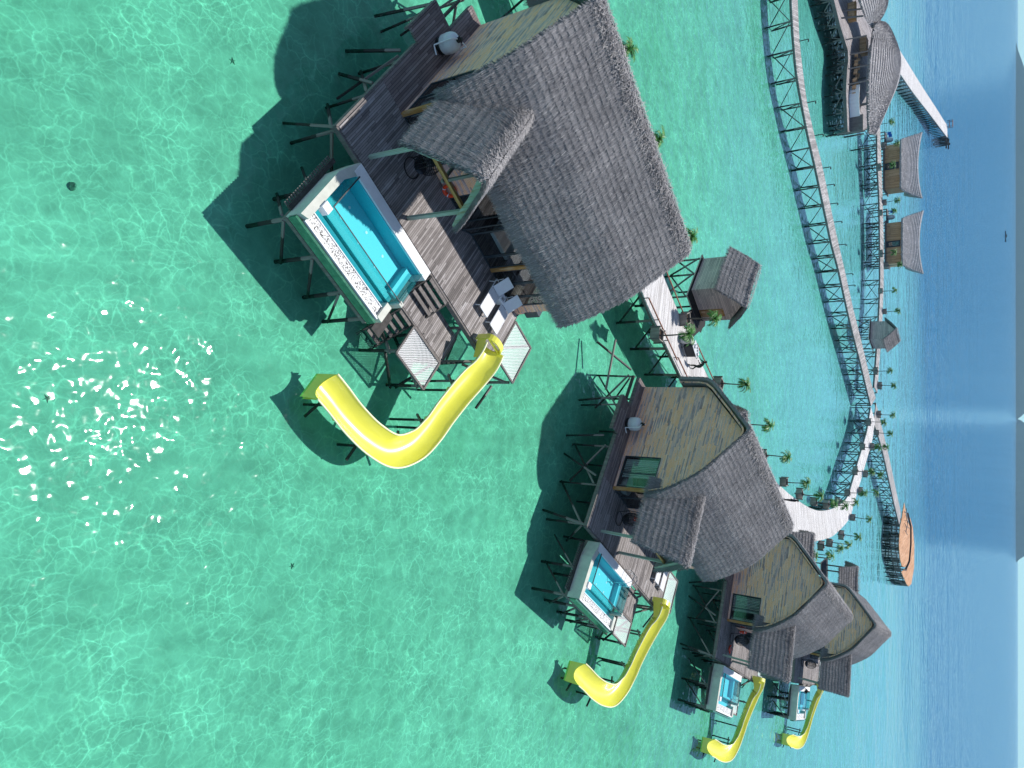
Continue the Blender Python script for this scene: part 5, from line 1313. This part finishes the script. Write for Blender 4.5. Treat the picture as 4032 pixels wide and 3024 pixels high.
STAND = dict(pelvis=(0, 0, .92), waist=(0, 0, 1.08), chest=(0, 0, 1.28), neck=(0, .01, 1.45), headb=(0, .02, 1.52), headt=(0, .02, 1.62), shL=(-.18, 0, 1.38), elL=(-.25, -.02, 1.1), wrL=(-.25, .08, .86), palmL=(-.25, .1, .79), shR=(.18, 0, 1.38), elR=(.25, -.02, 1.1), wrR=(.25, .08, .86), palmR=(.25, .1, .79), hipL=(-.1, 0, .85), knL=(-.11, .02, .47), anL=(-.12, 0, .09), toeL=(-.13, .14, .04), hipR=(.1, 0, .85), knR=(.11, .02, .47), anR=(.12, 0, .09), toeR=(.13, .14, .04))
PUSH = dict(pelvis=(0, -.12, .9), waist=(0, -.02, 1.04), chest=(0, .14, 1.2), neck=(0, .27, 1.34), headb=(0, .33, 1.40), headt=(0, .37, 1.50), shL=(-.17, .18, 1.28), elL=(-.24, .32, 1.06), wrL=(-.2, .56, 1.02), palmL=(-.19, .63, 1.01), shR=(.17, .18, 1.28), elR=(.24, .32, 1.06), wrR=(.2, .56, 1.02), palmR=(.19, .63, 1.01), hipL=(-.1, -.12, .84), knL=(-.11, .1, .47), anL=(-.11, .12, .09), toeL=(-.12, .26, .04), hipR=(.1, -.12, .84), knR=(.11, -.22, .48), anR=(.11, -.5, .14), toeR=(.12, -.38, .04))
SIT = dict(pelvis=(0, 0, .12), waist=(0, .03, .3), chest=(0, .1, .5), neck=(0, .16, .66), headb=(0, .19, .73), headt=(0, .21, .83), shL=(-.18, .1, .6), elL=(-.28, .2, .36), wrL=(-.2, .36, .22), palmL=(-.18, .42, .2), shR=(.18, .1, .6), elR=(.28, .2, .36), wrR=(.2, .36, .22), palmR=(.18, .42, .2), hipL=(-.1, .04, .12), knL=(-.16, .42, .3), anL=(-.14, .55, -.08), toeL=(-.14, .66, -.12), hipR=(.1, .04, .12), knR=(.16, .42, .3), anR=(.14, .55, -.08), toeR=(.14, .66, -.12))
pf = Vector((-1.55, 58.1)); cc = Vector((-2.72, 57.05)); dv = cc - pf; ang = math.atan2(-dv.x, dv.y)
person((pf.x, pf.y, 2.5), ang, 'person in dark trousers and green top with black headscarf, leaning to push the cart', PUSH, M['cloth_green'], M['cloth_black'])
person((13.5, 87.7, 2.5), R(100), 'person all in black standing on the white apron near its planters', STAND, M['cloth_black'], M['cloth_black'])
q = ray_pt(3172, 2722, 2.9); person((q.x, q.y, 2.5), R(150), 'person in dark clothes sitting by the farthest villa pool', SIT, M['cloth_black'], M['cloth_black'], 'hair')
# service cart
t = thing('service_cart', 'dark housekeeping cart with white linen and bottles on the boardwalk', 'cart', (cc.x, cc.y, 2.5), ang)
MB().box(-.38, .38, -.35, .75, .2, 1.0).build('body', M['cart'], t, bevel=.02)
for z_ in (.16, 1.001): MB().box(-.42, .42, -.40, .80, z_, z_ + .035).build('shelf', M['tankgrey'], t)
MB().tube([(-.36, -.4, .9), (-.36, -.58, 1.0), (.36, -.58, 1.0), (.36, -.4, .9)], .02, 6).build('handle', M['steel'], t)
for sx in (-.3, .3):
    for sy in (-.28, .65): MB().beam((sx - .03, sy, .08), (sx + .03, sy, .08), .16, .16, 12).build('wheel', M['black'], t)
t2 = thing('linen_bag', 'white linen bag standing at the front of the dark cart', 'bag', (*(cc + dv.normalized() * 1.15), 2.5), ang)
MB().lathe([(.26, 0), (.32, .1), (.34, .5), (.3, .85), (.33, .95), (.2, .98)], n=14).build('bag', M['sheet'], t2, True)
rr = random.Random(8); dn = dv.normalized(); sn = Vector((dn.y, -dn.x))
names = ['folded white towels', 'grey toiletries tray', 'white paper rolls', 'pale blue spray bottle', 'white folded sheet', 'steel flask']
for i, nm in enumerate(names):
    q = cc + dn * (-.3 + .2 * i) + sn * rr.uniform(-.22, .22); w = rr.uniform(.07, .13)
    g = MB()
    if i in (3, 5): g.lathe([(.04, 0), (.045, .15), (.02, .2), (.02, .25)], n=8)
    else: g.box(-w, w, -w * .8, w * .8, 0, .04).box(-w * .95, w * .95, -w * .78, w * .78, .041, .08).box(-w * .9, w * .92, -w * .76, w * .77, .081, .12)
    o = g.build('cart_item', M['sheet' if i in (0, 2, 4) else 'tankgrey']); o.location = (q.x, q.y, 3.532); o.rotation_euler = (0, 0, ang + rr.uniform(-.3, .3)); o['label'] = nm + ' on top of the dark housekeeping cart'; o['category'] = nm.split()[-1]

# ------------------------------------------------------------------ haze over the sea
hz = MB().box(-14500, 14500, -260, 16500, -40, 620)
t = NT('sea_haze'); pv = t.n('VolumePrincipled'); pv.inputs['Color'].default_value = (.42, .74, 1.0, 1); pv.inputs['Density'].default_value = 3.5e-5; pv.inputs['Anisotropy'].default_value = .2
t.l(pv.outputs[0], t.out.inputs['Volume'])
o = hz.build('haze', t.m); o['kind'] = 'stuff'; o['label'] = 'thin blue sea haze that pales the far hills'; o['category'] = 'haze'
